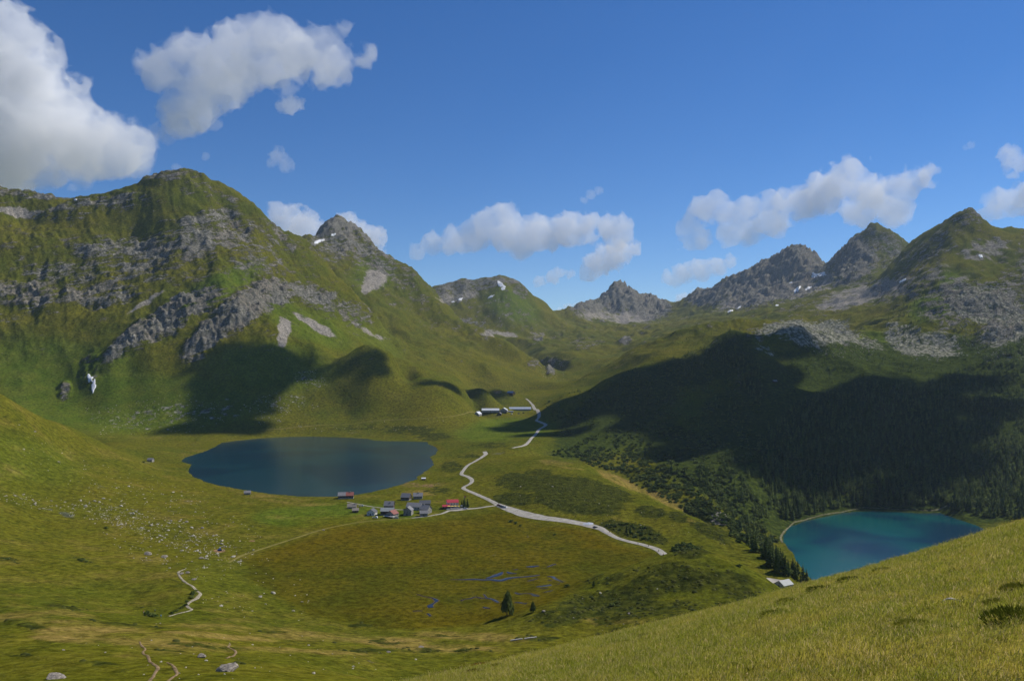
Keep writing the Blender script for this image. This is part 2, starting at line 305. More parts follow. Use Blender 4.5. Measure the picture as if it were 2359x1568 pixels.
marsh = paint([(930,1218,280,30,4,.95),(850,1265,240,44,0,.75),(1050,1250,160,40,10,.7),(1150,1200,120,14,8,.6),(1350,1240,90,16,12,.5),(720,1290,120,30,0,.6),(1250,1350,160,30,0,.45),(1000,1030,30,10,0,.9),(1480,1270,50,10,10,.5)], pyv, (350, 1500))
BOG = np.array([(556,1288),(640,1256),(740,1225),(850,1205),(950,1197),(1060,1186),(1150,1172),(1250,1202),(1350,1218),(1440,1252),(1520,1276),(1470,1300),(1390,1325),(1290,1385),(1190,1425),(1080,1442),(950,1452),(820,1448),(720,1425),(630,1378),(570,1330)], float)
bsel = (y > 380) & (y < 860); bd = np.full(len(x), 1e3); bd[bsel] = sdist(BOG, pxv[bsel], pyv[bsel])
bog = (1 - smooth(-14, 6, bd + 9 * fbm(x, y, 30, 3, 57))) * bsel
marsh = np.maximum(marsh * .6, 0) + 0
lite = smooth(190, 260, y) * (y < 1050) * (1 - bog) * (1 - smooth(1000, 1150, pxv)) * .30
dry = np.maximum(dry, lite)
forest = paint([(2100,1000,420,200,0,1.4),(1750,1080,130,110,30,1.2),(1680,830,70,60,0,.7),(1420,960,160,60,-30,.9),(1550,870,150,40,-15,.9),(1600,1060,130,60,35,.75),(1480,1010,120,30,20,.55),(2300,880,180,80,-14,1),(1830,1180,90,60,0,1)], pyv, (760, 2100))

# ---- relief on top of the surveyed shape
mtn = smooth(1350, 1800, y) * smooth(25, 110, z)
mtn_r = smooth(1000, 1300, y) * smooth(-60, 0, z) * smooth(1250, 1500, pxv)
rel = np.clip(mtn + .6 * mtn_r, 0, 1)
big = np.minimum(1 + .25 * (y / 3000), 2.2)
z += rel * big * (24.0 * fbm(x, y, 420, 3, 11, ridged=True) - 9)
gul = fbm(pxv + 60 * perlin(x / 420, y / 420, 15) + 25 * perlin(x / 130, y / 130, 16), y * .16, 95, 4, 13, .6, ridged=True)
z += rel * big * 6.5 * (gul - .1) * smooth(170, 330, z)
z += rel * big * ((3 + 5 * smooth(90, 260, z)) * fbm(x, y, 130, 3, 21, ridged=True) + (1.2 + 2.6 * smooth(90, 260, z)) * fbm(x, y, 34, 4, 23, .6))
rock = np.maximum(rock, rel * np.clip((.12 + .34 * fbm(x, y, 330, 4, 26) + .18 * gul) * smooth(60, 260, z), 0, .42))
# gullies run down the fall line: noise stretched along the slope
gz = (z.reshape(NR, NC))
rk = np.clip(rock, 0, 1) * np.minimum(1, y / 1800)
strata = (z - .22 * x + 14 * fbm(x, y, 180, 3, 31)) / 26.0
saw = strata - np.floor(strata)
step = smooth(.15, .95, saw) - saw
crag = fbm(x, y, 70, 5, 41, .6, ridged=True)
rib = fbm(pxv + 30 * perlin(x / 160, y / 160, 17), y * .2, 34, 3, 18, .6, ridged=True)
z += rk * (26 * step + 20 * (crag - .15) + 10 * (rib - .1) + 8 * fbm(x, y, 18, 3, 44, .6, ridged=True)) * smooth(1400, 1700, y) * np.where((y > 4000) & (pxv < 1295), .35, np.where(y > 4000, 1.7, 1.0))
z += paint([(1425,690,40,30,0,1)], pyv, (4800, 7000)) * 45 * np.abs(fbm(x, y, 90, 4, 47, .6))
z += np.clip(rubble, 0, 1) * (y > 1500) * 5 * fbm(x, y, 16, 3, 48, .6, ridged=True)
for px_, py_, D_, h_, r_ in ((2018,531,4600,34,150),(1968,553,4740,16,90),(2237,496,3200,22,110),(1827,579,5200,34,170),(1870,597,5150,18,110),(1690,648,5400,22,130),(1612,679,5650,26,110),(772,519,3550,24,130),(832,549,3560,14,90),(1425,668,5790,34,90),(1404,679,5750,26,60),(1444,677,5800,24,60),(1463,685,5800,20,60),(1502,695,5850,26,80),(1384,692,5690,20,60),(440,400,2430,9,60)):
    q_ = P(px_, py_, D_); near = (np.abs(x - q_[0]) < r_) & (np.abs(y - q_[1]) < 1.3 * r_); xn, yn = x[near], y[near]
    z[near] += h_ * np.maximum(0, 1 - np.sqrt((xn - q_[0]) ** 2 + ((yn - q_[1]) * .8) ** 2) / r_) * (.75 + .4 * fbm(xn, yn, 40, 2, 49))
# gentle roll of the pastures
low = 1 - rel
knob = smooth(240, 330, y) * low
z += low * smooth(70, 200, y) * (smooth(3, 22, z) * 1.3 * fbm(x, y, 45, 4, 51) + .25 * fbm(x, y, 14, 3, 52))
z += np.clip(shrub, 0, 1) * .7 * fbm(x, y, 9, 3, 61, ridged=True) * (y < 1400)
z += smooth(160, 260, y) * (y < 1500) * smooth(1.5, 6, z) * (.55 * fbm(x, y, 17, 3, 66, .6) + .25 * fbm(x, y, 6, 2, 67))
z += np.clip(dry, 0, 1) * 1.1 * fbm(x, y * .45, 16, 3, 63, ridged=True) * (y < 480) * smooth(120, 200, y)
# meeting the foreground slope
wh = smooth(62, 130, y)
z = np.where(y < 131, hill_z(x, y) * (1 - wh) + z * wh - .6 * (1 - smooth(62, 75, y)), z)
# lake basins
dA = sdist(LAKE_A, x, y); dB = sdist(LAKE_B, x, y)
wob = fbm(x, y, 22, 3, 71)
dA2 = dA + 3.0 * wob; dB2 = dB + 2.5 * wob
def basin(z, d, lvl, bank):
    up = lvl + .25 + np.clip(d, 0, None) * bank
    out = np.where(d < 70, np.maximum(z, lvl + .25 + np.clip(d, 0, 12) * .02) * smooth(0, 70, d) + np.minimum(np.maximum(z, lvl + .3), up) * (1 - smooth(0, 70, d)), z)
    return np.where(d < 0, lvl - np.minimum(6, -d * .12), out)
z = basin(z, dA2, 0.0, .10)
z = basin(z, dB2, ZB, .45)
pyv = HZV - FV * (z - CAM_H) / y
Z = z.reshape(NR, NC)

def ground(px_, py_=None, D=None):
    """height of the terrain at plan position (px_=x, py_=y)"""
    return ground_xy(np.atleast_1d(np.asarray(px_, float)), np.atleast_1d(np.asarray(py_, float)))
LROWS = np.log(ROWS)
def ground_xy(xs, ys):
    u = xs / ys
    ci = np.clip(np.searchsorted(UC, u) - 1, 0, NC - 2); ri = np.clip(np.searchsorted(ROWS, ys) - 1, 0, NR - 2)
    fu = np.clip((u - UC[ci]) / (UC[ci + 1] - UC[ci]), 0, 1); fr = np.clip((ys - ROWS[ri]) / (ROWS[ri + 1] - ROWS[ri]), 0, 1)
    return (Z[ri, ci] * (1 - fu) + Z[ri, ci + 1] * fu) * (1 - fr) + (Z[ri + 1, ci] * (1 - fu) + Z[ri + 1, ci + 1] * fu) * fr
PYG = pyv.reshape(NR, NC)
def hit(px, py, dmin=60, dmax=9000):
    """first ground met looking along column px, row py beyond dmin"""
    u = (px - CXV) / FV
    ci = int(np.clip(np.searchsorted(UC, u) - 1, 0, NC - 2)); fu = (u - UC[ci]) / (UC[ci + 1] - UC[ci])
    col = PYG[:, ci] * (1 - fu) + PYG[:, ci + 1] * fu
    r0 = int(np.searchsorted(ROWS, dmin)); r1 = int(np.searchsorted(ROWS, dmax))
    above = np.nonzero(col[r0:r1] <= py)[0]
    if len(above) == 0: k = r0 + int(np.argmin(col[r0:r1])); D = ROWS[k]
    else:
        k = r0 + int(above[0])
        if k == 0 or k == r0: D = ROWS[k]
        else:
            t = (col[k - 1] - py) / (col[k - 1] - col[k] + 1e-9); D = ROWS[k - 1] + np.clip(t, 0, 1) * (ROWS[k] - ROWS[k - 1])
    X = u * D
    return np.array([X, D, ground_xy(np.array([X]), np.array([D]))[0]])
# which vertices the camera can see (for scattering what the photo shows)
vis = PYG <= np.minimum.accumulate(PYG, 0) + 1.0

# ---------------------------------------------------------------- materials
def new_mat(name):
    m = bpy.data.materials.new(name); m.use_nodes = True
    nt = m.node_tree; b = nt.nodes['Principled BSDF']
    return m, nt, b
class NB:
    """tiny node helper"""
    def __init__(s, nt): s.nt = nt
    def n(s, typ, **kw):
        o = s.nt.nodes.new(typ)
        for k, v in kw.items(): setattr(o, k, v)
        return o
    def link(s, a, b): s.nt.links.new(a, b)
    def inp(s, sock, v):
        if isinstance(v, (int, float)): sock.default_value = v
        elif isinstance(v, (tuple, list)): sock.default_value = tuple(v) + ((1,) if len(v) == 3 and len(sock.default_value) == 4 else ())
        else: s.link(v, sock)
    def noise(s, vec, scale, detail=4, rough=.55, dist=0, out=0):
        o = s.n('ShaderNodeTexNoise'); s.inp(o.inputs['Vector'], vec); o.inputs['Scale'].default_value = scale
        o.inputs['Detail'].default_value = detail; o.inputs['Roughness'].default_value = rough; o.inputs['Distortion'].default_value = dist
        return o.outputs[out]
    def math(s, op, a, b=0.0, c=None, clamp=False):
        o = s.n('ShaderNodeMath', operation=op, use_clamp=clamp); s.inp(o.inputs[0], a); s.inp(o.inputs[1], b)
        if c is not None: s.inp(o.inputs[2], c)
        return o.outputs[0]
    def ramp(s, v, a, b, lo=0.0, hi=1.0):
        o = s.n('ShaderNodeMapRange', interpolation_type='SMOOTHSTEP'); s.inp(o.inputs[0], v)
        for i, t in enumerate((a, b, lo, hi)): s.inp(o.inputs[i + 1], t)
        return o.outputs[0]
    def mix(s, f, a, b):
        o = s.n('ShaderNodeMix', data_type='RGBA'); s.inp(o.inputs[0], f); s.inp(o.inputs[6], a); s.inp(o.inputs[7], b)
        return o.outputs[2]
    def map(s, vec, scale=(1, 1, 1), rot=(0, 0, 0)):
        o = s.n('ShaderNodeMapping'); s.inp(o.inputs[0], vec); o.inputs['Rotation'].default_value = rot; o.inputs['Scale'].default_value = scale
        return o.outputs[0]
    def bump(s, h, dist, strength=1.0):
        o = s.n('ShaderNodeBump'); o.inputs['Strength'].default_value = strength; o.inputs['Distance'].default_value = dist; s.inp(o.inputs['Height'], h)
        return o.outputs[0]

def terrain_material():
    m, nt, b = new_mat('alpine_ground'); N = NB(nt)
    pos = N.n('ShaderNodeNewGeometry').outputs['Position']
    a = N.n('ShaderNodeAttribute', attribute_name='cover_a'); c = N.n('ShaderNodeAttribute', attribute_name='cover_b'); d3 = N.n('ShaderNodeAttribute', attribute_name='cover_c')
    sa = N.n('ShaderNodeSeparateColor'); N.link(a.outputs['Color'], sa.inputs[0]); sb = N.n('ShaderNodeSeparateColor'); N.link(c.outputs['Color'], sb.inputs[0]); sc = N.n('ShaderNodeSeparateColor'); N.link(d3.outputs['Color'], sc.inputs[0])
    rock_, scree_, dry_ = sa.outputs; shrub_, lush_, earth_ = sb.outputs; marsh_, forest_, rubble_ = sc.outputs
    nL = N.noise(pos, 1 / 240, 5, .6)
    nM = N.noise(pos, 1 / 38, 6, .62)
    nS = N.noise(pos, 1 / 6.5, 5, .62)
    nF = N.noise(pos, 1 / 1.3, 4, .65)
    # pasture
    g = N.mix(N.ramp(nL, .35, .68), (.072, .084, .0075), (.112, .104, .0085))
    g = N.mix(N.ramp(nM, .38, .66, 0, .45), g, (.140, .118, .014))
    g = N.mix(N.math('MULTIPLY', N.ramp(nS, .48, .70), .60), g, (.036, .044, .006))
    lushc = N.mix(N.ramp(nM, .35, .7), (.068, .100, .008), (.108, .126, .013))
    g = N.mix(N.ramp(N.math('ADD', lush_, N.math('MULTIPLY', N.math('SUBTRACT', nM, .5), .7)), .15, .8), g, lushc)
    marshc = N.mix(N.ramp(nM, .4, .65), (.124, .086, .004), (.088, .074, .004))
    g = N.mix(N.ramp(N.math('ADD', marsh_, N.math('MULTIPLY', N.math('SUBTRACT', nL, .5), 1.0)), .15, .95), g, marshc)
    bg = N.n('ShaderNodeAttribute', attribute_name='cover_d').outputs['Fac']
    bogc = N.mix(N.ramp(nM, .35, .65), (.054, .056, .0045), (.086, .074, .0055)); bogc = N.mix(N.ramp(nL, .46, .62, 0, .65), bogc, (.110, .074, .0035)); bogc = N.mix(N.math('MULTIPLY', marsh_, .5), bogc, (.125, .082, .003))
    g = N.mix(N.math('MULTIPLY', bg, .92), g, bogc)
    dryc = N.mix(N.ramp(nS, .35, .7), (.235, .165, .045), (.160, .122, .024))
    g = N.mix(N.ramp(N.math('ADD', dry_, N.math('MULTIPLY', N.math('SUBTRACT', nM, .5), 1.4)), .32, .85), g, dryc)
    shc = N.mix(N.ramp(nS, .35, .65), (.026, .033, .006), (.062, .066, .009))
    g = N.mix(N.ramp(N.math('ADD', shrub_, N.math('MULTIPLY', N.math('SUBTRACT', N.noise(pos, 1 / 14, 5, .6), .5), 1.5)), .42, .66), g, shc)
    g = N.mix(N.ramp(N.math('ADD', forest_, N.math('MULTIPLY', N.math('SUBTRACT', nM, .5), 1.2)), .15, .6), g, N.mix(N.ramp(nS, .4, .65), (.026, .038, .008), (.058, .074, .012)))
    # scree and boulder rubble
    scr = N.mix(N.ramp(nS, .3, .7), (.180, .160, .130), (.300, .270, .225))
    vor = N.n('ShaderNodeTexVoronoi', feature='F1'); N.link(pos, vor.inputs['Vector']); vor.inputs['Scale'].default_value = 1 / 9.0
    rubc = N.mix(N.ramp(vor.outputs['Distance'], .15, .75), (.30, .28, .22), (.09, .095, .055))
    # rock in tilted strata
    st = N.map(N.map(pos, (1, 1, 1), (0, .36, .3)), (1 / 48, 1 / 48, 1 / 11))
    ns = N.noise(st, 1.0, 7, .68, .7)
    rc = N.mix(N.ramp(ns, .34, .66), (.135, .127, .108), (.370, .340, .290))
    rc = N.mix(N.ramp(N.noise(pos, 1 / 90, 3, .5), .42, .66, 0, .7), rc, (.285, .220, .165))
    rc = N.mix(N.ramp(nS, .40, .60, 0, .55), (.105, .102, .078), rc)
    rmask = N.math('ADD', rock_, N.math('ADD', N.math('MULTIPLY', N.math('SUBTRACT', ns, .5), 2.0), N.math('MULTIPLY', N.math('SUBTRACT', nM, .5), 1.5)))
    rmask = N.ramp(rmask, .44, .74)
    g = N.mix(N.ramp(N.math('ADD', scree_, N.math('MULTIPLY', N.math('SUBTRACT', nM, .5), 2.2)), .40, .80), g, scr)
    rb = N.ramp(N.math('ADD', rubble_, N.math('MULTIPLY', N.math('SUBTRACT', N.noise(pos, 1 / 20, 5, .7), .5), 1.8)), .48, .60)
    g = N.mix(rb, g, rubc)
    g = N.mix(rmask, g, rc)
    g = N.mix(N.ramp(N.math('ADD', earth_, N.math('MULTIPLY', N.math('SUBTRACT', nS, .5), .8)), .4, .7), g, (.230, .140, .075))
    g = N.mix(N.math('MULTIPLY', N.ramp(nF, .5, .8), .3), g, N.mix(.5, g, (.02, .022, .006)))
    grain = N.noise(pos, 1 / 4.5, 8, .82)
    gm = N.n('ShaderNodeMix', data_type='RGBA', blend_type='MULTIPLY'); gm.inputs[0].default_value = 1.0; N.link(g, gm.inputs[6])
    gv = N.ramp(grain, .30, .70, .38, 1.66); cc = N.n('ShaderNodeCombineColor'); [N.link(gv, cc.inputs[k]) for k in range(3)]; N.link(cc.outputs[0], gm.inputs[7]); g = gm.outputs[2]
    N.link(g, b.inputs['Base Color'])
    b.inputs['Roughness'].default_value = .95
    b.inputs['Specular IOR Level'].default_value = .0
    h = N.math('ADD', N.math('MULTIPLY', nS, 1.6), N.math('ADD', N.math('MULTIPLY', nF, .35), N.math('MULTIPLY', N.math('MULTIPLY', ns, rmask), 6.5)))
    N.link(N.bump(h, 1.0, .75), b.inputs['Normal'])
    return m
MAT_GROUND = terrain_material()

# ---------------------------------------------------------------- terrain meshes, one per landform
def grid_object(name, keep, mat, label=None):
    """mesh of the grid quads flagged in keep (NR-1, NC-1)"""
    r, c = np.nonzero(keep)
    q = np.stack([r * NC + c, r * NC + c + 1, (r + 1) * NC + c + 1, (r + 1) * NC + c], 1)
    used, inv = np.unique(q, return_inverse=True)
    me = bpy.data.meshes.new(name)
    me.vertices.add(len(used)); me.loops.add(q.size); me.polygons.add(len(q))
    co = np.stack([x[used], y[used], z[used]], 1)
    me.vertices.foreach_set('co', co.astype(np.float32).ravel())
    me.loops.foreach_set('vertex_index', inv.ravel().astype(np.int32))
    me.polygons.foreach_set('loop_start', np.arange(0, q.size, 4, dtype=np.int32))
    me.update(calc_edges=True)
    me.polygons.foreach_set('use_smooth', np.ones(len(q), bool))
    for nm, chans in (('cover_a', (rock, scree, dry)), ('cover_b', (shrub, lush, earth)), ('cover_c', (marsh, forest, rubble)), ('cover_d', (bog, bog, bog))):
        at = me.attributes.new(nm, 'FLOAT_COLOR', 'POINT')
        v = np.ones((len(used), 4), np.float32)
        for k, ch in enumerate(chans): v[:, k] = ch[used]
        at.data.foreach_set('color', v.ravel())
    nrm = VN[used]
    me.normals_split_custom_set_from_vertices(nrm.tolist())
    me.materials.append(mat)
    o = bpy.data.objects.new(name, me); COL.objects.link(o)
    o['kind'] = 'structure'
    if label: o['label'] = label
    return o
# shared vertex normals, so that neighbouring landforms shade without a seam
G3 = np.stack([GX, GY, Z], -1)
du = np.empty_like(G3); du[:, 1:-1] = G3[:, 2:] - G3[:, :-2]; du[:, 0] = G3[:, 1] - G3[:, 0]; du[:, -1] = G3[:, -1] - G3[:, -2]
dv = np.empty_like(G3); dv[1:-1] = G3[2:] - G3[:-2]; dv[0] = G3[1] - G3[0]; dv[-1] = G3[-1] - G3[-2]
VN = np.cross(du, dv); VN /= np.linalg.norm(VN, axis=-1, keepdims=True); VN = VN.reshape(-1, 3)
cy_ = .5 * (GY[:-1, :-1] + GY[1:, 1:]); cp_ = CXV + FV * .5 * (UC[:-1] + UC[1:])[None, :] + 0 * cy_
cz_ = .25 * (Z[:-1, :-1] + Z[1:, :-1] + Z[:-1, 1:] + Z[1:, 1:])
reg = np.zeros(cy_.shape, int)                                                       # 0 valley floor
reg[(cp_ < 950) & (cy_ > np.interp(cp_, [-700, 0, 300, 600, 800, 950], [1300, 1500, 1560, 1590, 1700, 1800]))] = 1     # left mountain
reg[(cp_ < 1290) & (cy_ > np.interp(cp_, [600, 700, 760, 870, 950, 1100, 1290], [2760, 2760, 2680, 2560, 2250, 2300, 2640]))] = 2
reg[(cy_ > np.interp(cp_, [900, 1000, 1110, 1290, 1291, 1300], [3550, 3550, 3450, 3000, 4500, 4500])) & (cp_ < 1300) & (cp_ > 900)] = 3
reg[(cp_ >= 1300) & (cp_ < 1560) & (cy_ > 5000)] = 4
reg[(cp_ >= 1560) & (cy_ > 4100)] = 5
right = (cp_ > 1270) & (cy_ > np.interp(cp_, [1270, 1345, 1430, 1500, 1600, 1690, 1790, 1850, 3000], [1850, 1290, 1180, 1060, 940, 840, 740, 700, 700])) & (cy_ < np.interp(cp_, [1270, 1400, 1560, 1800, 2000], [1950, 2100, 3000, 4100, 4100]))
reg[right] = 6
NAMES = [('ground', 'green valley floor with boggy meadow, pastures and knolls round the dark blue lake'), ('mountain', 'big green mountain with grey rock bands rising behind the dark blue lake'),
         ('mountain', 'darker pointed mountain with scree bowl right behind the big left one'), ('mountain', 'distant flat-topped mountain with a long snow streak'),
         ('mountain', 'pale jagged rock peak at the head of the valley'), ('mountain', 'far dark double-peaked ridge with snow patches on its scree'),
         ('hill', 'wooded slope and grey-green peak above the turquoise lake')]
for k, (nm, lb) in enumerate(NAMES):
    grid_object(nm, reg == k, MAT_GROUND, lb)

# foreground slope
def foreground():
    xs = np.linspace(-46, 74, 321); ys = np.concatenate([np.linspace(-12, 4, 20, endpoint=False), np.linspace(4, 45, 150, endpoint=False), np.linspace(45, 74, 50)])
    gx, gy = np.meshgrid(xs, ys); gz = hill_z(gx.ravel(), gy.ravel())
    nr, nc = gx.shape
    v = np.stack([gx.ravel(), gy.ravel(), gz], 1)
    i = (np.arange(nr - 1)[:, None] * nc + np.arange(nc - 1)[None]).ravel()
    me = bpy.data.meshes.new('hillside'); me.from_pydata(v.tolist(), [], np.stack([i, i + 1, i + nc + 1, i + nc], 1).tolist())
    me.polygons.foreach_set('use_smooth', np.ones(len(me.polygons), bool))
    m, nt, b = new_mat('turf'); N = NB(nt); pos = N.n('ShaderNodeNewGeometry').outputs['Position']
    n1 = N.noise(pos, .35, 5, .6); n2 = N.noise(pos, 3.0, 5, .65)
    g = N.mix(N.ramp(n1, .35, .65), (.270, .235, .034), (.380, .295, .058)); g = N.mix(N.ramp(n2, .48, .75, 0, .6), g, (.085, .075, .014))
    N.link(g, b.inputs['Base Color']); b.inputs['Roughness'].default_value = 1; b.inputs['Specular IOR Level'].default_value = 0; N.link(N.bump(n2, .08), b.inputs['Normal'])
    me.materials.append(m)
    o = bpy.data.objects.new('hillside', me); COL.objects.link(o); o['kind'] = 'structure'; o['label'] = 'grassy slope in the foreground on which the photographer stands'
    return o
HILL = foreground()

# ---------------------------------------------------------------- lakes
def lake(name, poly, lvl, deep, shallow, label):
    c = poly.mean(0); P2 = c + (poly - c) * 1.0
    # grow the outline a little so that the banks cut it
    d = np.roll(P2, -1, 0) - np.roll(P2, 1, 0); nn = np.stack([d[:, 1], -d[:, 0]], 1); nn /= np.linalg.norm(nn, axis=1, keepdims=True)
    area = np.sum(P2[:, 0] * np.roll(P2[:, 1], -1) - np.roll(P2[:, 0], -1) * P2[:, 1])
    if area < 0: nn = -nn
    P2 = P2 + nn * 9
    bm = bmesh.new(); f = bm.faces.new([bm.verts.new((p[0], p[1], lvl)) for p in P2]); bmesh.ops.triangulate(bm, faces=[f])
    if f.is_valid and f.normal.z < 0: bmesh.ops.reverse_faces(bm, faces=bm.faces)
    me = bpy.data.meshes.new(name); bm.normal_update(); bm.to_mesh(me); bm.free()
    m, nt, b = new_mat(name + '_water'); N = NB(nt); pos = N.n('ShaderNodeNewGeometry').outputs['Position']
    nn1 = N.noise(N.map(pos, (1 / 150, 1 / 150, 1)), 1.0, 4, .5, .6)
    N.link(N.mix(N.ramp(nn1, .40, .62), deep, shallow), b.inputs['Base Color'])
    b.inputs['Roughness'].default_value = .16; b.inputs['IOR'].default_value = 1.33; b.inputs['Specular IOR Level'].default_value = .5
    h = N.math('ADD', N.noise(pos, .55, 4, .6), N.math('MULTIPLY', N.noise(pos, .12, 2, .5), 1.5))
    N.link(N.bump(h, .35, .30), b.inputs['Normal'])
    me.materials.append(m)
    o = bpy.data.objects.new(name, me); COL.objects.link(o); o['kind'] = 'structure'; o['label'] = label
    return o
lake('lake', LAKE_A, 0.0, (.002, .025, .052), (.004, .040, .064), 'dark blue mountain lake on the plateau beside the village')
lake('lake', LAKE_B, ZB, (.002, .030, .056), (.004, .080, .074), 'turquoise lake below the wooded slope')


# ---------------------------------------------------------------- generic builders
MATS = {}
def mat(name, col, rough=.8, spec=.3, var=0.0, scale=1.0, bump=0.0, metal=0.0):
    if name in MATS: return MATS[name]
    m, nt, b = new_mat(name); N = NB(nt)
    if var > 0:
        pos = N.n('ShaderNodeTexCoord').outputs['Object']
        nz = N.noise(pos, scale, 5, .65)
        dark = tuple(c * (1 - var) for c in col); lite = tuple(min(1, c * (1 + var)) for c in col)
        N.link(N.mix(N.ramp(nz, .3, .7), dark, lite), b.inputs['Base Color'])
        if bump: N.link(N.bump(nz, bump), b.inputs['Normal'])
    else: b.inputs['Base Color'].default_value = (*col, 1)
    b.inputs['Roughness'].default_value = rough; b.inputs['Specular IOR Level'].default_value = spec; b.inputs['Metallic'].default_value = metal
    MATS[name] = m
    return m
def mesh_obj(name, verts, faces, material, parent=None, smooth_=False):
    me = bpy.data.meshes.new(name); me.from_pydata([tuple(map(float, v)) for v in verts], [], faces); me.update()
    if smooth_: me.polygons.foreach_set('use_smooth', np.ones(len(me.polygons), bool))
    me.materials.append(material)
    o = bpy.data.objects.new(name, me); COL.objects.link(o)
    if parent: o.parent = parent
    return o
def fast_mesh(name, co, tris, material, attrs=None):
    me = bpy.data.meshes.new(name); co = np.asarray(co, np.float32); tris = np.asarray(tris, np.int32); k = tris.shape[1]
    me.vertices.add(len(co)); me.loops.add(tris.size); me.polygons.add(len(tris))
    me.vertices.foreach_set('co', co.ravel()); me.loops.foreach_set('vertex_index', tris.ravel())
    me.polygons.foreach_set('loop_start', np.arange(0, tris.size, k, dtype=np.int32)); me.update(calc_edges=True)
    for nm, v in (attrs or {}).items():
        at = me.attributes.new(nm, 'FLOAT', 'POINT'); at.data.foreach_set('value', np.asarray(v, np.float32))
    if material: me.materials.append(material)
    return me
def link(name, me, parent=None):
    o = bpy.data.objects.new(name, me); COL.objects.link(o); o.parent = parent
    return o
def thing(name, label, cat, loc, rz=0.0, group=None):
    o = bpy.data.objects.new(name, None); COL.objects.link(o); o.empty_display_size = .5
    o.location = [float(v) for v in loc]; o.rotation_euler = (0, 0, float(rz)); tag(o, label, cat, group)
    return o
def tag(o, label, cat, group=None):
    o['label'] = label; o['category'] = cat
    if group: o['group'] = group
    return o
def box(lo, hi):
    (a, b, c), (d, e, f) = lo, hi
    return [(a,b,c),(d,b,c),(d,e,c),(a,e,c),(a,b,f),(d,b,f),(d,e,f),(a,e,f)], [(0,3,2,1),(4,5,6,7),(0,1,5,4),(1,2,6,5),(2,3,7,6),(3,0,4,7)]
def boxes(lst):
    V, F = [], []
    for lo, hi in lst:
        v, f = box(lo, hi); n0 = len(V); V += v; F += [tuple(i + n0 for i in q) for q in f]
    return V, F
def catmull(pts, step):
    pts = [np.asarray(p, float) for p in pts]; out = []
    for i in range(len(pts) - 1):
        p0 = pts[max(i - 1, 0)]; p1 = pts[i]; p2 = pts[i + 1]; p3 = pts[min(i + 2, len(pts) - 1)]
        k = max(1, int(np.linalg.norm(p2[:2] - p1[:2]) / step))
        for t in np.linspace(0, 1, k, endpoint=False):
            out.append(.5 * ((2 * p1) + (-p0 + p2) * t + (2 * p0 - 5 * p1 + 4 * p2 - p3) * t * t + (-p0 + 3 * p1 - 3 * p2 + p3) * t ** 3))
    out.append(pts[-1])
    return np.array(out)

# ---------------------------------------------------------------- roads, tracks, brooks
def ribbon(name, pix, material, lift=.3, step=3.0, wob=0.0, dmin=150, dmax=2600, label=None, kind='structure', across=4):
    pts = []
    for px, py, w in pix:
        h = hit(px, py, dmin, dmax); pts.append(np.array([h[0], h[1], w]))
    c = catmull(pts, step)
    d = np.gradient(c[:, :2], axis=0); d /= np.linalg.norm(d, axis=1, keepdims=True) + 1e-9; nrm = np.stack([-d[:, 1], d[:, 0]], 1)
    s = np.arange(len(c)) * step
    wl = c[:, 2] * (.40 if name == 'road' else .30 if material == M_TRAIL else .42) * (1 + wob * perlin(s / 9.0, s * 0 + 3.3, 5)); wr = c[:, 2] * (.40 if name == 'road' else .30 if material == M_TRAIL else .42) * (1 + wob * perlin(s / 9.0, s * 0 + 8.1, 6))
    V = []
    for k in range(across + 1):
        t = -1 + 2 * k / across
        off = np.where(t < 0, t * wl, t * wr)
        p = c[:, :2] + nrm * off[:, None]
        V.append(np.column_stack([p, ground_xy(p[:, 0], p[:, 1]) + lift * (1 if 0 < k < across else .4)]))
    V = np.stack(V, 1).reshape(-1, 3); a = across + 1; F = []
    for i in range(len(c) - 1):
        for k in range(across):
            F.append((i * a + k, i * a + k + 1, (i + 1) * a + k + 1, (i + 1) * a + k))
    o = mesh_obj(name, V, F, material, smooth_=True); o['kind'] = kind
    if label: o['label'] = label
    return o
M_ROAD = mat('gravel_road', (.36, .33, .275), .95, .05, .22, .22)
M_TRAIL = mat('bare_trail', (.215, .150, .080), .95, .05, .45, .6)
M_TRACK = mat('grass_track', (.175, .150, .036), .95, .1, .25, .15)
M_STONEPATH = mat('stony_path', (.285, .250, .175), .95, .05, .4, .6)
ribbon('road', [(1826,1350,9),(1812,1342,8),(1795,1339,7),(1775,1337,7),(1755,1336,7),(1700,1325,7),(1640,1312,7),(1590,1302,7),(1560,1296,7),(1542,1288,7),(1530,1277,7),(1515,1266,7),(1490,1257,6),(1450,1247,6),(1420,1238,6),(1395,1224,7),(1380,1216,9),(1350,1208,12),(1300,1199,13),(1260,1194,14),(1220,1187,16),(1195,1180,15),(1170,1171,13),(1150,1163,9),(1128,1152,6),(1100,1139,6),
                (1074,1128,6),(1068,1122,6),(1084,1113,6),(1087,1105,6),(1076,1097,6),(1063,1092,6),(1070,1080,6),(1080,1070,6),(1095,1062,7),(1110,1053,7),(1119,1046,8),(1116,1040,8)], M_ROAD, .32, wob=.12, dmin=535, label='pale gravel road winding across the meadow past the parked cars')
ribbon('road', [(1180,1032,7),(1203,1027,7),(1220,1015,7),(1234,1000,7),(1242,989,8),(1257,979,9),(1247,973,9),(1236,968,8),(1242,956,9),(1239,946,10),(1230,939,10),(1222,927,7),(1212,918,6)], M_ROAD, .5, wob=.15, label='pale gravel road zigzagging up to the long barns', dmin=1000)
ribbon('path', [(1148,1163,4),(1125,1166,4),(1100,1170,5),(1075,1172,6),(1050,1175,7),(1034,1176,5),(1020,1182,3.5),(1000,1186,3),(975,1190,2.5),(948,1193,2)], M_ROAD, .3, label='gravel driveway from the road to the red-roofed inn')
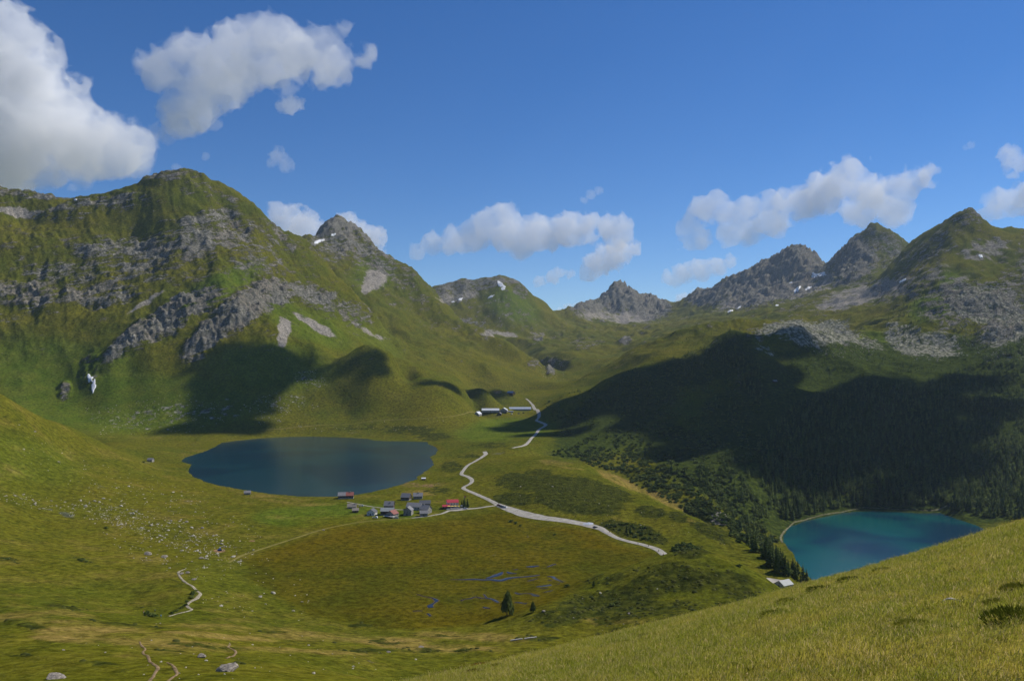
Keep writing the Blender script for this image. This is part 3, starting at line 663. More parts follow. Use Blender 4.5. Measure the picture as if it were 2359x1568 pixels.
ribbon('path', [(948,1193,2.5),(900,1196,2.5),(850,1200,2.5),(800,1207,3),(740,1220,3),(690,1236,3),(640,1252,3),(590,1268,3),(555,1280,3),(525,1296,2)], M_TRACK, .25, wob=.3, label='yellowish mown track along the edge of the bog')
ribbon('path', [(800,1156,2.5),(832,1162,2.5),(868,1168,2.5),(910,1173,2.5),(945,1174,2)], M_ROAD, .25, label='narrow lane between the village huts')
ribbon('path', [(426,1311,1.6),(411,1318,1.6),(416,1330,1.8),(426,1340,1.8),(441,1348,2),(453,1359,2),(462,1367,2),(454,1377,2.2),(442,1384,2.2),(431,1393,2),(436,1400,2),(441,1404,2),(422,1410,1.8),(403,1415,1.6),(388,1419,1.4)], M_STONEPATH, .3, 2.0, .4, label='stony footpath zigzagging down the slope beside bushes')
ribbon('path', [(322,1478,1.2),(334,1494,1.3),(329,1503,1.3),(342,1513,1.3),(346,1524,1.3),(363,1536,1.3),(359,1548,1.3),(350,1562,1.3),(340,1575,1.3)], M_TRAIL, .22, 1.5, .5, dmin=120, label='worn reddish trail near the bottom edge')
ribbon('path', [(386,1526,1.2),(399,1533,1.2),(405,1544,1.3),(407,1553,1.3),(396,1561,1.2),(385,1570,1.2)], M_TRAIL, .22, 1.5, .5, dmin=120, label='short parallel reddish trail at the bottom edge')
ribbon('path', [(530,1484,1.4),(526,1490,1.4),(540,1497,1.4),(543,1503,1.4),(536,1511,1.4),(520,1516,1.2)], M_TRAIL, .22, 1.5, .5, dmin=150, label='reddish worn trail bend right of the pale boulders')
ribbon('path', [(600,990,2.5),(680,984,2.5),(760,978,2.5),(840,972,2.5),(900,967,3),(960,964,3),(1010,961,3),(1060,955,3),(1096,951,3)], M_TRACK, .4, 6, .3, dmin=1300, label='faint path along the foot of the big mountain behind the lake')
ribbon('path', [(1802,1250,3),(1799,1238,3),(1808,1222,2.2),(1830,1203,2.2),(1880,1190,2.2),(1930,1180,2),(1975,1172,1.6),(2010,1170,1.4),(2080,1173,1.4),(2130,1176,2),(2165,1172,3),(2182,1164,3)], mat('shore_path', (.15, .14, .075), .95, .05, .45, .2), .5, 5, .8, dmin=780, dmax=1400, label='shore path round the turquoise lake')

mw, ntw, bw = new_mat('brook_water'); Nw = NB(ntw); bw.inputs['Base Color'].default_value = (.022, .022, .020, 1); bw.inputs['Roughness'].default_value = .12; bw.inputs['Specular IOR Level'].default_value = .35; bw.inputs['IOR'].default_value = 1.33
Nw.link(Nw.bump(Nw.noise(Nw.n('ShaderNodeNewGeometry').outputs['Position'], 1.2, 3), .1, .15), bw.inputs['Normal'])
M_BANK = mat('peat_bank', (.085, .060, .018), .95, .1, .3, .3)
def cv(c): return [((1650 + a / 3.145) * .576, (2200 + b / 3.145) * .576, w) for a, b, w in c]
BROOKS = [[(480,365,.6),(620,367,2.2),(760,362,3.6),(900,372,4.6),(1000,368,6.5),(1090,380,6.5),(1160,366,5),(1230,347,5),(1330,337,3.6),(1450,328,3.2),(1600,310,2)],
          [(930,352,3),(1000,330,6),(1080,300,5),(1130,272,1.5)],[(1190,268,1.2),(1230,285,5),(1310,290,1.5)],[(1430,208,1.5),(1500,203,6),(1590,193,2)],[(1690,210,1.2),(1750,185,2.2),(1800,170,1.2)],
          [(1440,388,1),(1500,372,3),(1570,355,1)],[(1690,328,1),(1760,330,4),(1810,360,2.5),(1850,378,2),(1905,402,3)],[(1555,458,2),(1650,443,10),(1742,430,6)],[(1650,530,1.5),(1700,515,4),(1765,503,2)],[(1610,478,1),(1710,472,2)],
          [(1290,530,1),(1350,547,3),(1420,538,.8),(1500,545,1.5),(1540,566,3.5),(1592,578,1.2)],[(60,550,.6),(130,575,1),(250,598,1.2),(300,630,3),(270,660,1.4),(218,690,4.5),(232,722,4)],
          [(600,635,2),(650,615,1),(720,605,2.2),(790,585,1),(860,600,1.4),(930,600,2.2),(1000,612,3),(1060,645,2.5),(1085,660,.8)],[(890,712,1),(930,722,3),(980,730,.8)],[(1285,655,1.5),(1350,655,2.4),(1440,668,1.6)],[(190,792,1.2),(232,828,2.2)],[(0,765,1),(60,760,1.4),(125,760,1)],
          [(895,550,.6),(920,580,1.4),(945,605,1.5)],[(1270,245,1),(1300,240,2.6),(1330,238,.8)],[(1700,378,.8),(1730,376,2.4),(1760,378,.8)],[(1820,425,1),(1850,418,2.4)]]
for b_ in BROOKS:
    pv = cv(b_)
    ribbon('bank', [(a, c, w + 1.6) for a, c, w in pv], M_BANK, .10, 1.5, .6, dmin=300, dmax=700)['label'] = 'dark peaty edge of a bog brook'
    ribbon('brook', pv, mw, .22, 1.5, .5, dmin=300, dmax=700, label='blue open water winding through the boggy meadow')

# shore strip and stones are part of the ground; snow patches
M_SNOW = mat('old_snow', (.70, .70, .70), .7, .3, .10, .2)
def snow(cx, cy, rx, ry, ang, dmin, lab, seed, lobes=0.35, dmax=8000):
    V, F = [], []
    ca, sa_ = math.cos(math.radians(ang)), math.sin(math.radians(ang)); NA, NRG = 22, 5
    for r in range(NRG + 1):
        for a in range(NA):
            t = 2 * math.pi * a / NA; k = r / NRG
            rad = 1 + lobes * float(perlin(np.array([1.3 * math.cos(t) + seed * 3.7]), np.array([1.3 * math.sin(t) + seed * 1.9]), 9)[0] * 1.6 + .4 * math.sin(5 * t + seed))
            lx, ly = rx * rad * k * math.cos(t), ry * rad * k * math.sin(t)
            h = hit(cx + lx * ca - ly * sa_, cy + lx * sa_ + ly * ca, dmin, dmax); h = h + np.array([0, 0, .0]) + (VN_at(h) * (1.2 if k < .99 else -.6)); V.append(h)
    for r in range(NRG):
        for a in range(NA):
            b2 = (a + 1) % NA
            F.append((r * NA + a, r * NA + b2, (r + 1) * NA + b2, (r + 1) * NA + a))
    o = mesh_obj('snow_patch', V, F, M_SNOW, smooth_=True); tag(o, lab, 'snow patch', 'old snow patches on the mountains')
def VN_at(h): 
    u = h[0] / h[1]; ci = int(np.clip(np.searchsorted(UC, u), 0, NC - 1)); ri = int(np.clip(np.searchsorted(ROWS, h[1]), 0, NR - 1))
    return VN.reshape(NR, NC, 3)[ri, ci]
for k, a in enumerate([(208,872,7,10,-20,1400,'snow tongue in a gully at the foot of the big green mountain',.5,2200),(215,890,5,14,8,1400,'narrow lower tip of the snow tongue at the foot of the green mountain',.3,2200),(174,460,4,2,0,2100,'tiny snow speck on the left skyline ridge',.3,2600),
        (735,556,15,3,-20,2900,'thin snow strip high on the pointed second mountain',.3,3700),(768,541,6,3,-14,2900,'small snow patch just under the summit of the pointed second mountain',.3,3700),
        (1152,654,6,9,-50,4000,'long snow streak near the flat summit of the distant mountain',.3,4700),(1160,663,5,6,40,4000,'lower end of the snow streak on the flat-topped mountain',.3,4700),(1131,683,8,2.2,-24,4000,'short snow strip below the long streak',.3,4700),(1060,689,6,2.4,-18,4000,'snow fleck low on the left flank of the flat-topped mountain',.3,4700),(1044,695,4,1.8,-10,4000,'smaller snow fleck left of its neighbour on the flat-topped mountain',.3,4700),
        (1876,634,9,6,0,4000,'snowfield in the notch between the two dark far peaks',.5,5300),(1893,632,12,4,-8,4000,'right wing of the snowfield in the notch',.4,5300),(1836,667,10,5,-48,3800,'bright snow wedge on grey scree under the dark peak',.3,5300),(1862,664,9,3.4,-25,3800,'snow strip right of the bright wedge',.3,5300),
        (1683,716,7,2,-22,3800,'low thin snow strip at the ridge foot',.3,5600),(1703,708,8,1.8,-28,3800,'thin snow line just above the ridge foot',.3,5600),(1790,703,4,1.8,-10,3600,'lone snow speck on the grey-green slope',.3,5300),(2079,647,11,2.6,-28,2400,'slanting snow strip on the long grey slope',.3,3600),(2259,590,6,3.2,15,2400,'snow fleck in the hollow below the right-hand peak',.3,3400),(1822,651,4,1.5,-20,4000,'faint snow sliver on the dark rock face',.3,5300)]):
    snow(*a[:7], k + 1, a[7], a[8])


# ---------------------------------------------------------------- vegetation
def foliage_mat(name, c1, c2, attr=None):
    m, nt, b = new_mat(name); N = NB(nt)
    if attr: r = N.n('ShaderNodeAttribute', attribute_name=attr).outputs['Fac']
    else: r = N.n('ShaderNodeObjectInfo').outputs['Random']
    pos = N.n('ShaderNodeNewGeometry').outputs['Position']
    f = N.math('ADD', N.math('MULTIPLY', r, .7), N.math('MULTIPLY', N.noise(pos, .5, 2), .5))
    col = N.mix(N.ramp(f, .2, .85), c1, c2)
    N.link(col, b.inputs['Base Color']); b.inputs['Roughness'].default_value = .85; b.inputs['Specular IOR Level'].default_value = .05
    tr = N.n('ShaderNodeBsdfTranslucent'); N.link(col, tr.inputs['Color'])
    mx = N.n('ShaderNodeMixShader'); mx.inputs[0].default_value = .25; N.link(b.outputs[0], mx.inputs[1]); N.link(tr.outputs[0], mx.inputs[2])
    N.link(mx.outputs[0], nt.nodes['Material Output'].inputs['Surface'])
    return m
M_CON = foliage_mat('conifer_needles', (.046, .078, .018), (.135, .168, .040))
M_CON_S = foliage_mat('conifer_needles_mass', (.046, .078, .018), (.135, .168, .040), 'tone')
M_ALD = foliage_mat('alder_leaves', (.064, .100, .022), (.135, .165, .040))
M_ALD_S = foliage_mat('alder_leaves_mass', (.064, .100, .022), (.135, .165, .040), 'tone')
M_DWARF = foliage_mat('dwarf_shrub', (.030, .042, .009), (.085, .088, .018), 'tone')
M_BARK = mat('bark', (.075, .055, .040), .9, .1, .3, 4)

def leafy(seed, nleaf=260, flat=.75, clumps=9, size=.13):
    """rounded bush of unit radius made of leaf clumps"""
    r = np.random.default_rng(seed); V, F = [], []
    cl = []
    for c in range(clumps):
        a = r.uniform(0, 2 * math.pi); e = r.uniform(.0, 1.0) ** .8
        cl.append((np.array([math.cos(a) * (1 - e * .6) * .62, math.sin(a) * (1 - e * .6) * .62, .25 + e * .6]), r.uniform(.26, .46)))
    for i in range(nleaf):
        c, cr = cl[r.integers(clumps)]
        d = r.normal(size=3); d /= np.linalg.norm(d); d[2] = abs(d[2]) * .8 + .1 * d[2]
        p = c + d * cr * r.uniform(.7, 1.08); p[2] = max(p[2], .02)
        nn = d + r.normal(size=3) * .5; nn /= np.linalg.norm(nn); t1 = np.cross(nn, [.3, .1, 1]); t1 /= np.linalg.norm(t1); t2 = np.cross(nn, t1)
        s = size * r.uniform(.7, 1.4); n0 = len(V)
        V += [p + t1 * s, p + t2 * s * .8, p - t1 * s, p - t2 * s * .8]; F += [(n0, n0 + 1, n0 + 2), (n0, n0 + 2, n0 + 3)]
    V = np.array(V); V[:, 2] *= flat
    return V, np.array(F)
def conifer(seed, h=1.0, spread=.2, whorls=13, per=7, low=False):
    """crown of unit height: drooping sprays in whorls"""
    r = np.random.default_rng(seed); V, F = [], []
    for w in range(whorls):
        t = (w + .3) / whorls
        zc = .10 + .88 * t
        rad = spread * (1 - t) ** .75 * (1 - .35 * max(0, .18 - t) / .18) + .012
        for k in range(per if t < .7 else max(3, per - 3)):
            a = 2 * math.pi * (k + r.random()) / per + w * 1.3
            L = rad * r.uniform(.55, 1.12)
            if r.random() < .08: continue
            zb = zc + r.uniform(-.03, .03); wd = L * r.uniform(.28, .5) + .008
            d = np.array([math.cos(a), math.sin(a), 0]); s = np.array([-d[1], d[0], 0])
            b0 = d * .01 + [0, 0, zb + .015]; tip = d * L + [0, 0, zb - L * r.uniform(.25, .6)]; mid = d * L * .55 + [0, 0, zb - L * .1]
            n0 = len(V)
            V += [b0, mid + s * wd + [0, 0, -.02 * r.random()], tip, mid - s * wd + [0, 0, -.02 * r.random()], mid + [0, 0, -L * .35 - .015]]
            F += [(n0, n0 + 1, n0 + 2), (n0, n0 + 2, n0 + 3)] if low else [(n0, n0 + 1, n0 + 2), (n0, n0 + 2, n0 + 3), (n0 + 1, n0 + 4, n0 + 2), (n0 + 3, n0 + 2, n0 + 4)]
    n0 = len(V); V += [np.array([.01, 0, .92]), np.array([-.006, .009, .92]), np.array([-.006, -.009, .92]), np.array([0, 0, 1.0])]
    F += [(n0, n0 + 1, n0 + 3), (n0 + 1, n0 + 2, n0 + 3), (n0 + 2, n0, n0 + 3)]
    return np.array(V) * h, np.array(F)
def trunk_mesh(rad=.016, top=.9, lean=0):
    V, F = [], []; n_ = 6
    for k, (zz, rr) in enumerate(((-.03, rad * 1.4), (.05, rad), (.5, rad * .55), (top, rad * .12))):
        for a in range(n_): V.append((rr * math.cos(a * 2 * math.pi / n_) + lean * zz * zz, rr * math.sin(a * 2 * math.pi / n_), zz))
    for k in range(3):
        for a in range(n_): F.append((k * n_ + a, k * n_ + (a + 1) % n_, (k + 1) * n_ + (a + 1) % n_, (k + 1) * n_ + a))
    return V, F
CON = [conifer(s, 1.0, sp, wh, pr) for s, sp, wh, pr in ((1, .17, 14, 8), (2, .20, 13, 8), (3, .145, 15, 7), (4, .22, 12, 9), (5, .16, 14, 7), (6, .19, 11, 8))]
CON_ME = [fast_mesh('conifer_crown', v, f, M_CON) for v, f in CON]
lv, lf = leafy(91, 900, 1.0, 26, .085)
lv = lv * np.array([.30, .30, .92]); lv[:, :2] *= (1.15 - .55 * np.clip(lv[:, 2:3] / .8, 0, 1)); lv[:, 2] = (lv[:, 2] - lv[:, 2].min()) / (lv[:, 2].max() - lv[:, 2].min()) * .92 + .08
LARCH_ME = fast_mesh('larch_crown', lv, lf, M_CON)
tv, tf = trunk_mesh(); TRUNK_ME = bpy.data.meshes.new('conifer_trunk'); TRUNK_ME.from_pydata(tv, [], tf); TRUNK_ME.materials.append(M_BARK)

LEAF = [leafy(s, 200, fl, cn, .17) for s, fl, cn in ((11, .8, 8), (12, .65, 10), (13, .9, 7), (14, .7, 9))]
LEAF_ME = [fast_mesh('alder_crown', v, f, M_ALD) for v, f in LEAF]
stv, stf = [], []
for a in range(5):
    dx, dy = .28 * math.cos(a * 1.26), .28 * math.sin(a * 1.26); k = len(stv)
    for (bx, by, bz, rr) in ((dx * .15, dy * .15, -.15, .03), (dx, dy, .5, .015)):
        stv += [(bx + rr, by, bz), (bx - rr * .5, by + rr * .87, bz), (bx - rr * .5, by - rr * .87, bz)]
    stf += [(k, k + 1, k + 4, k + 3), (k + 1, k + 2, k + 5, k + 4), (k + 2, k, k + 3, k + 5)]
STEM_ME = bpy.data.meshes.new('alder_stem'); STEM_ME.from_pydata(stv, [], stf); STEM_ME.materials.append(M_BARK)

def inside(poly, px, py):
    ins = np.zeros(px.shape, bool); n_ = len(poly)
    for i in range(n_):
        (ax, ay), (bx, by) = poly[i], poly[(i + 1) % n_]
        if ay == by: continue
        ins ^= ((ay > py) != (by > py)) & (px < (bx - ax) * (py - ay) / (by - ay) + ax)
    return ins
def scatter(poly, count, dmin, dmax, mind=3.0, keep=None, seed=0):
    r = np.random.default_rng(seed); xs = [p[0] for p in poly]; ys = [p[1] for p in poly]; out = []
    n_ = count * 10; px = r.uniform(min(xs), max(xs), n_); py = r.uniform(min(ys), max(ys), n_)
    ok = inside(poly, px, py)
    if keep: ok &= r.random(n_) <= keep(px, py)
    for a, b in zip(px[ok], py[ok]):
        h = hit(a, b, dmin, dmax)
        if h[1] >= dmax * .995 or h[2] < ZB + .4: continue
        if (h[2] < ZB + 3 or abs(h[2]) < 1.2) and (sdist(LAKE_B, np.array([h[0]]), np.array([h[1]]))[0] < 6 or sdist(LAKE_A, np.array([h[0]]), np.array([h[1]]))[0] < 6): continue
        out.append((h[0], h[1], h[2], float(a), float(b)))
        if len(out) >= count: break
    return out
def clump(px, py, s, seed, lo=.42, hi=.58):
    return np.clip((fbm(px / s, py / s, 1.0, 3, seed) * .5 + .5 - lo) / (hi - lo), .03, 1)

# -- conifers: positions as (x, y, z, column, row), height
con_pts = []
R = np.random.default_rng(5)
main_forest = [(1890,905),(1990,880),(2110,890),(2200,860),(2270,830),(2359,775),(2420,760),(2420,1215),(2359,1200),(2200,1185),(2180,1165),(2060,1165),(1930,1170),(1840,1195),(1805,1200),(1770,1120),(1740,1040),(1790,960)]
con_pts += [(p, R.uniform(11, 19)) for p in scatter(main_forest, 3900, 800, 2400, seed=1, keep=lambda a, b: .35 + .65 * clump(a, b, 45, 3, .3, .5))]
con_pts += [(p, R.uniform(9, 15)) for p in scatter([(1640,800),(1660,770),(1690,770),(1720,800),(1760,860),(1755,930),(1735,930),(1700,860),(1650,830)], 240, 1500, 2300, seed=2)]
con_pts += [(p, R.uniform(8, 14)) for p in scatter([(1500,835),(1640,800),(1660,840),(1640,880),(1540,870)], 130, 1500, 2300, seed=3, keep=lambda a, b: clump(a, b, 25, 4))]
con_pts += [(p, R.uniform(9, 16)) for p in scatter([(2040,720),(2080,690),(2120,690),(2125,800),(2060,800)], 90, 1700, 2600, seed=4)]
con_pts += [(p, R.uniform(8, 14)) for p in scatter([(1860,790),(2000,800),(2060,830),(2240,790),(2359,760),(2359,830),(2200,860),(1990,880),(1880,890),(1800,830)], 150, 1500, 2500, seed=5, keep=lambda a, b: clump(a, b, 35, 6, .45, .6))]
con_pts += [(p, R.uniform(7, 12)) for p in scatter([(1560,770),(1750,750),(1790,770),(1700,790),(1560,810)], 45, 1700, 2700, seed=6)]
con_pts += [(p, R.uniform(9, 15)) for p in scatter([(2190,750),(2250,730),(2290,760),(2280,800),(2200,800)], 40, 1700, 2600, seed=17)]
con_pts += [(p, R.uniform(11, 18)) for p in scatter([(1700,1190),(1760,1250),(1830,1310),(1872,1345),(1840,1345),(1790,1330),(1760,1290),(1700,1235)], 34, 560, 960, seed=7)]
con_pts += [(p, R.uniform(8, 14)) for p in scatter([(1640,1150),(1690,1160),(1780,1240),(1800,1220),(1830,1300),(1770,1270),(1690,1200)], 50, 650, 1100, seed=8)]
con_pts += [(p, R.uniform(9, 15)) for p in scatter([(1590,1080),(1700,1030),(1780,1130),(1800,1200),(1730,1190),(1650,1150)], 150, 800, 1400, seed=9, keep=lambda a, b: clump(a, b, 35, 7, .42, .6))]
con_pts += [(p, R.uniform(7, 12)) for p in scatter([(1270,905),(1400,880),(1560,870),(1700,920),(1720,1000),(1600,990),(1400,950)], 170, 1300, 2000, seed=10, keep=lambda a, b: clump(a, b, 30, 8, .5, .62))]
# near-rim trees seen against the lower lake
for px, py, h in ((1850,1335,16),(1838,1328,17),(1858,1340,13),(1826,1318,15),(1815,1308,14),(1805,1298,13),(1790,1290,13),(1775,1282,12),(1868,1348,9),(1845,1342,12),(1765,1262,15),(1780,1272,12),(1832,1336,14),(1756,1284,10)):
    q = hit(px, py, 540, 820); con_pts.append(((q[0], q[1], q[2], px, py), h * 1.05))
single = [((1168,1418),400,15.5),((1228,1409),400,6.6),((1368,1350),380,4.2),((1070,1170),700,11.5),((1077,1169),700,10),((1064,1169),700,8.5),((1486,1052),900,13),((1547,1086),900,15),((1560,1090),900,13),((1540,1092),900,12),((1577,1095),900,11),((1452,1228),560,8),((1444,1226),560,7)]
for (px, py), dm, h in single:
    q = hit(px, py, dm - 60, dm + 900); con_pts.append(((q[0], q[1], q[2], px, py), h))
size = np.array([h / p[1] + (1 if float(p[3]).is_integer() and float(p[4]).is_integer() else 0) for p, h in con_pts]); order = np.argsort(-size)
def near_thing(px, py):
    if py > 1380 and px < 1250: return 'beside the bog'
    return None
GROUPED = 'conifers on the slopes round the two lakes'
def place_conifer(i, p, h):
    px, py = p[3], p[4]
    r = np.random.default_rng(1000 + i)
    if (px, py) == (1168, 1418): lab = 'tall lone larch casting a long shadow at the bog edge'
    elif (px, py) == (1228, 1409): lab = 'small larch right of the tall lone one by the bog'
    elif (px, py) == (1368, 1350): lab = 'little round tree on the left flank of the front knoll'
    elif (px, py) == (1070, 1170): lab = 'tallest of the dark spruces beside the red-roofed inn'
    elif (px, py) == (1077, 1169): lab = 'right-hand dark spruce beside the red-roofed inn'
    elif (px, py) == (1064, 1169): lab = 'shorter dark spruce nearest the inn terrace'
    else:
        size_ = 'tall' if h > 15.5 else 'small' if h < 11.5 else 'middling'
        if p[1] < 820: where, g = ['on the bank where the meadow rim meets the lower lake', 'on the bank below the meadow rim', 'at the top of the bank right of the gravel road'][0 if px > 1820 else 1 if px > 1700 else 2], 'conifers below the meadow rim'
        elif py < 905: where, g = 'high on the slope among rocks and grass', 'conifers high on the right-hand slope'
        else:
            col_ = 'left end' if px < 1850 else 'middle' if px < 2060 else 'right end' if px < 2210 else 'far side'
            row_ = 'just above the shore path at the' if py > 1120 else 'low in the wood above the' if py > 1040 else 'high in the wood above the'
            where, g = row_ + ' ' + col_ + ' of the lower lake', 'conifers of the wood above the lower lake'
        lab = size_ + ' dark conifer ' + where
    t = thing('conifer_tree', lab, 'tree', (p[0], p[1], p[2] - .3), r.uniform(0, 6.28), None if px in (1168,1228,1368,1070,1077,1064) and p[1] > 0 and 'of the' not in lab and lab.startswith(('tall','small larch','little','right-hand','shorter')) else (g if 'g' in dir() else None))
    wdt = h * r.uniform(.95, 1.35) * (1.5 if px in (1070, 1077, 1064) else 1.0)
    c = link('crown', LARCH_ME if px in (1368, 1168, 1228) else CON_ME[int(r.integers(6))], t); c.scale = (wdt, wdt, h)
    k = link('trunk', TRUNK_ME, t); k.scale = (h, h, h)
lab_done = 0
for rank, i in enumerate(order[:300]):
    place_conifer(int(i), *con_pts[i])
# the rest of the wood, one mass
def mass(name, pts, temps, material, seed, widen=1.0, sink=.3):
    r = np.random.default_rng(seed); VV, FF, TT = [], [], []; n0 = 0
    for (p, h) in pts:
        v, f = temps[int(r.integers(len(temps)))]; a = r.uniform(0, 6.28); c, s = math.cos(a), math.sin(a); w = h * r.uniform(.95, 1.35) * widen
        q = np.empty_like(v); q[:, 0] = (v[:, 0] * c - v[:, 1] * s) * w + p[0]; q[:, 1] = (v[:, 0] * s + v[:, 1] * c) * w + p[1]; q[:, 2] = v[:, 2] * h + p[2] - sink
        VV.append(q); FF.append(f + n0); TT.append(np.full(len(v), r.random())); n0 += len(v)
    return link(name, fast_mesh(name, np.concatenate(VV), np.concatenate(FF), material, {'tone': np.concatenate(TT)}))
LOW = [conifer(s, 1.0, sp * 1.2, 9, 5, True) for s, sp in ((21, .19), (22, .17), (23, .21), (24, .16))]
o = mass('forest', [con_pts[i] for i in order[300:]], LOW, M_CON_S, 31); o['kind'] = 'stuff'; o['label'] = 'dark conifer wood on the shaded slope above the turquoise lake'

# -- alder and willow scrub
shr = []
shr += [(p, R.uniform(2.0, 4.4)) for p in scatter([(1262,1052),(1400,990),(1500,960),(1600,990),(1700,1080),(1760,1180),(1800,1250),(1750,1270),(1640,1205),(1500,1135),(1400,1090),(1340,1062)], 900, 850, 1800, seed=41, keep=lambda a, b: clump(a, b, 40, 14, .40, .56))]
shr += [(p, R.uniform(2.2, 4.6)) for p in scatter([(1262,1048),(1330,1058),(1400,1078),(1520,1130),(1650,1198),(1760,1268),(1820,1318),(1835,1300),(1760,1210),(1640,1120),(1500,1055),(1380,1030),(1290,1030)], 420, 700, 1700, seed=40, keep=lambda a, b: clump(a, b, 30, 24, .36, .5))]
shr += [(p, R.uniform(1.6, 3.6)) for p in scatter([(1240,905),(1340,890),(1450,850),(1640,830),(1750,930),(1760,1040),(1700,1080),(1560,960),(1420,970),(1300,1010),(1270,960)], 900, 1150, 2100, seed=42, keep=lambda a, b: clump(a, b, 36, 15, .42, .58))]
shr += [(p, R.uniform(2.0, 3.6)) for p in scatter([(1450,990),(1500,965),(1570,975),(1580,1005),(1500,1020),(1440,1015)], 70, 1000, 1800, seed=43)]
shr += [(p, R.uniform(3.2, 5.6)) for p in scatter([(1670,1190),(1720,1215),(1790,1275),(1845,1330),(1862,1342),(1820,1338),(1760,1290),(1690,1238)], 60, 580, 1000, seed=49)]
shr += [(p, R.uniform(1.8, 3.2)) for p in scatter([(1660,1180),(1720,1210),(1790,1270),(1830,1325),(1800,1320),(1740,1275),(1690,1235)], 70, 600, 1000, seed=44)]
shr += [(p, R.uniform(1.8, 3.4)) for p in scatter([(1545,1262),(1570,1250),(1600,1256),(1622,1274),(1610,1284),(1560,1284)], 34, 500, 700, seed=45)]
shr += [(p, R.uniform(1.2, 2.4)) for p in scatter([(1395,1210),(1440,1205),(1490,1215),(1530,1240),(1500,1252),(1430,1230)], 40, 560, 800, seed=46)]
shr += [(p, R.uniform(1.5, 2.8)) for p in scatter([(1830,1200),(2000,1165),(2170,1172),(2160,1178),(2000,1173),(1850,1200)], 90, 800, 1400, seed=47)]
shr += [(p, R.uniform(1.0, 2.0)) for p in scatter([(1900,790),(2200,760),(2359,780),(2300,860),(2000,860)], 110, 1500, 2500, seed=48, keep=lambda a, b: clump(a, b, 30, 16, .45, .6))]
for px, py, r_, dm in ((1702,1304,2.6,430),(1190,1206,2.6,600),(1177,1202,2.4,600),(1199,1211,1.6,600),(1306,1351,2.2,380),(330,1065,2.4,1000),(1276,1232,1.8,560),(349,1420,2.6,330),(340,1417,2.2,330),(357,1421,2.0,330),(452,1362,1.8,380),(445,1369,2.0,380),(441,1377,1.6,380),(430,1386,1.6,380),(427,1395,1.5,380),(418,1401,1.4,380),(405,1408,1.3,380),(395,1412,1.2,380),(243,1217,2.6,540),(190,1292,1.8,420),(182,1290,1.5,420),(198,1294,1.4,420),(15,1290,1.8,400),(1410,1395,2.2,380),(1420,1390,1.8,380)):
    q = hit(px, py, dm - 60, dm + 900); shr.append(((q[0], q[1], q[2], px, py), r_))
sz = np.array([h / p[1] for p, h in shr]); so = np.argsort(-sz)
def place_shrub(i, p, r_):
    px, py = p[3], p[4]; r = np.random.default_rng(3000 + i)
    if px < 700 and py > 1280: lab, g = 'rounded green bush beside the footpath on the left slope', 'bushes beside the left footpath'
    elif py > 1195 and px < 1320: lab, g = 'dark bush standing alone in the boggy meadow', 'lone bushes in the bog'
    elif 1390 < px < 1630 and 1200 < py < 1290: lab, g = 'dense green bush between the road and the meadow rim', 'bushes along the road'
    elif p[1] < 1050: lab, g = ('large' if r_ > 3.2 else 'small') + ' leafy alder bush below the meadow rim ' + ('near the lower lake' if px > 1720 else 'beside the rock outcrop' if px > 1600 else 'above the gully'), 'alders below the meadow rim'
    elif px < 700: lab, g = 'green bush on the left slope near the lake', 'bushes on the left slope'
    else: lab, g = ('large' if r_ > 3 else 'small') + ' green alder bush on the slope across the gully, ' + ('near its foot' if py > 1000 else 'in its upper part'), 'alders on the slope across the gully'
    t = thing('alder_shrub', lab, 'bush', (p[0], p[1], p[2] - .15), r.uniform(0, 6.28), g)
    k = int(r.integers(4)); c = link('crown', LEAF_ME[k], t); c.scale = (r_, r_, r_ * r.uniform(.8, 1.1)); s = link('trunk', STEM_ME, t); s.scale = (r_, r_, r_)
for i in so[:300]: place_shrub(int(i), *shr[i])
LEAFLOW = [leafy(s, 56, .75, 7, .32) for s in (51, 52, 53)]
o = mass('undergrowth', [shr[i] for i in so[300:]], LEAFLOW, M_ALD_S, 61, 1.0, .1); o['kind'] = 'stuff'; o['label'] = 'mass of low alder scrub on the slope across the gully'

# -- dwarf-shrub carpets on the knolls: many small mounds
vv = vis.ravel() & (shrub > .30) & (y > 175) & (y < 1350)
cand = np.nonzero(vv)[0]; R2 = np.random.default_rng(77)
nzv = fbm(x[cand], y[cand], 14, 4, 81)
prob = np.clip(shrub[cand] + nzv * .9 - .35, 0, 1) * (y[cand] / 700.0) ** 1.1
pick = cand[R2.random(len(cand)) < prob * .42]
pick = pick[:16000] if len(pick) <= 16000 else R2.choice(pick, 16000, replace=False)
def mound(seed):
    r = np.random.default_rng(seed); V = [(0, 0, 1.0)]; F = []
    for ring, (rr, zz, k) in enumerate(((.6, .75, 5), (1.0, .0, 5))):
        for a in range(k): t = 2 * math.pi * (a + .5 * ring) / k; V.append((rr * math.cos(t) * r.uniform(.75, 1.25), rr * math.sin(t) * r.uniform(.75, 1.25), zz * r.uniform(.7, 1.2) - .1 * ring))
    for a in range(5):
        b2 = (a + 1) % 5; F += [(0, 1 + a, 1 + b2), (1 + a, 6 + a, 1 + b2), (1 + b2, 6 + a, 6 + b2)]
    return np.array(V), np.array(F)
MOUNDS = [mound(s) for s in range(5)]
pts = [((x[i] + R2.normal() * .9, y[i] + R2.normal() * 1.5, z[i], 0, 0), float(R2.uniform(.30, .75))) for i in pick]
xs_, ys_ = np.array([p[0][0] for p in pts]), np.array([p[0][1] for p in pts]); gz_ = ground_xy(xs_, ys_)
pts = [((p[0][0], p[0][1], gz_[k], 0, 0), p[1]) for k, p in enumerate(pts)]
o = mass('undergrowth', pts, MOUNDS, M_DWARF, 63, 1.9, .08); o['kind'] = 'stuff'; o['label'] = 'dark carpet of dwarf shrubs on the knolls of the meadow'
print('conifers', len(con_pts), 'shrubs', len(shr), 'mounds', len(pts))

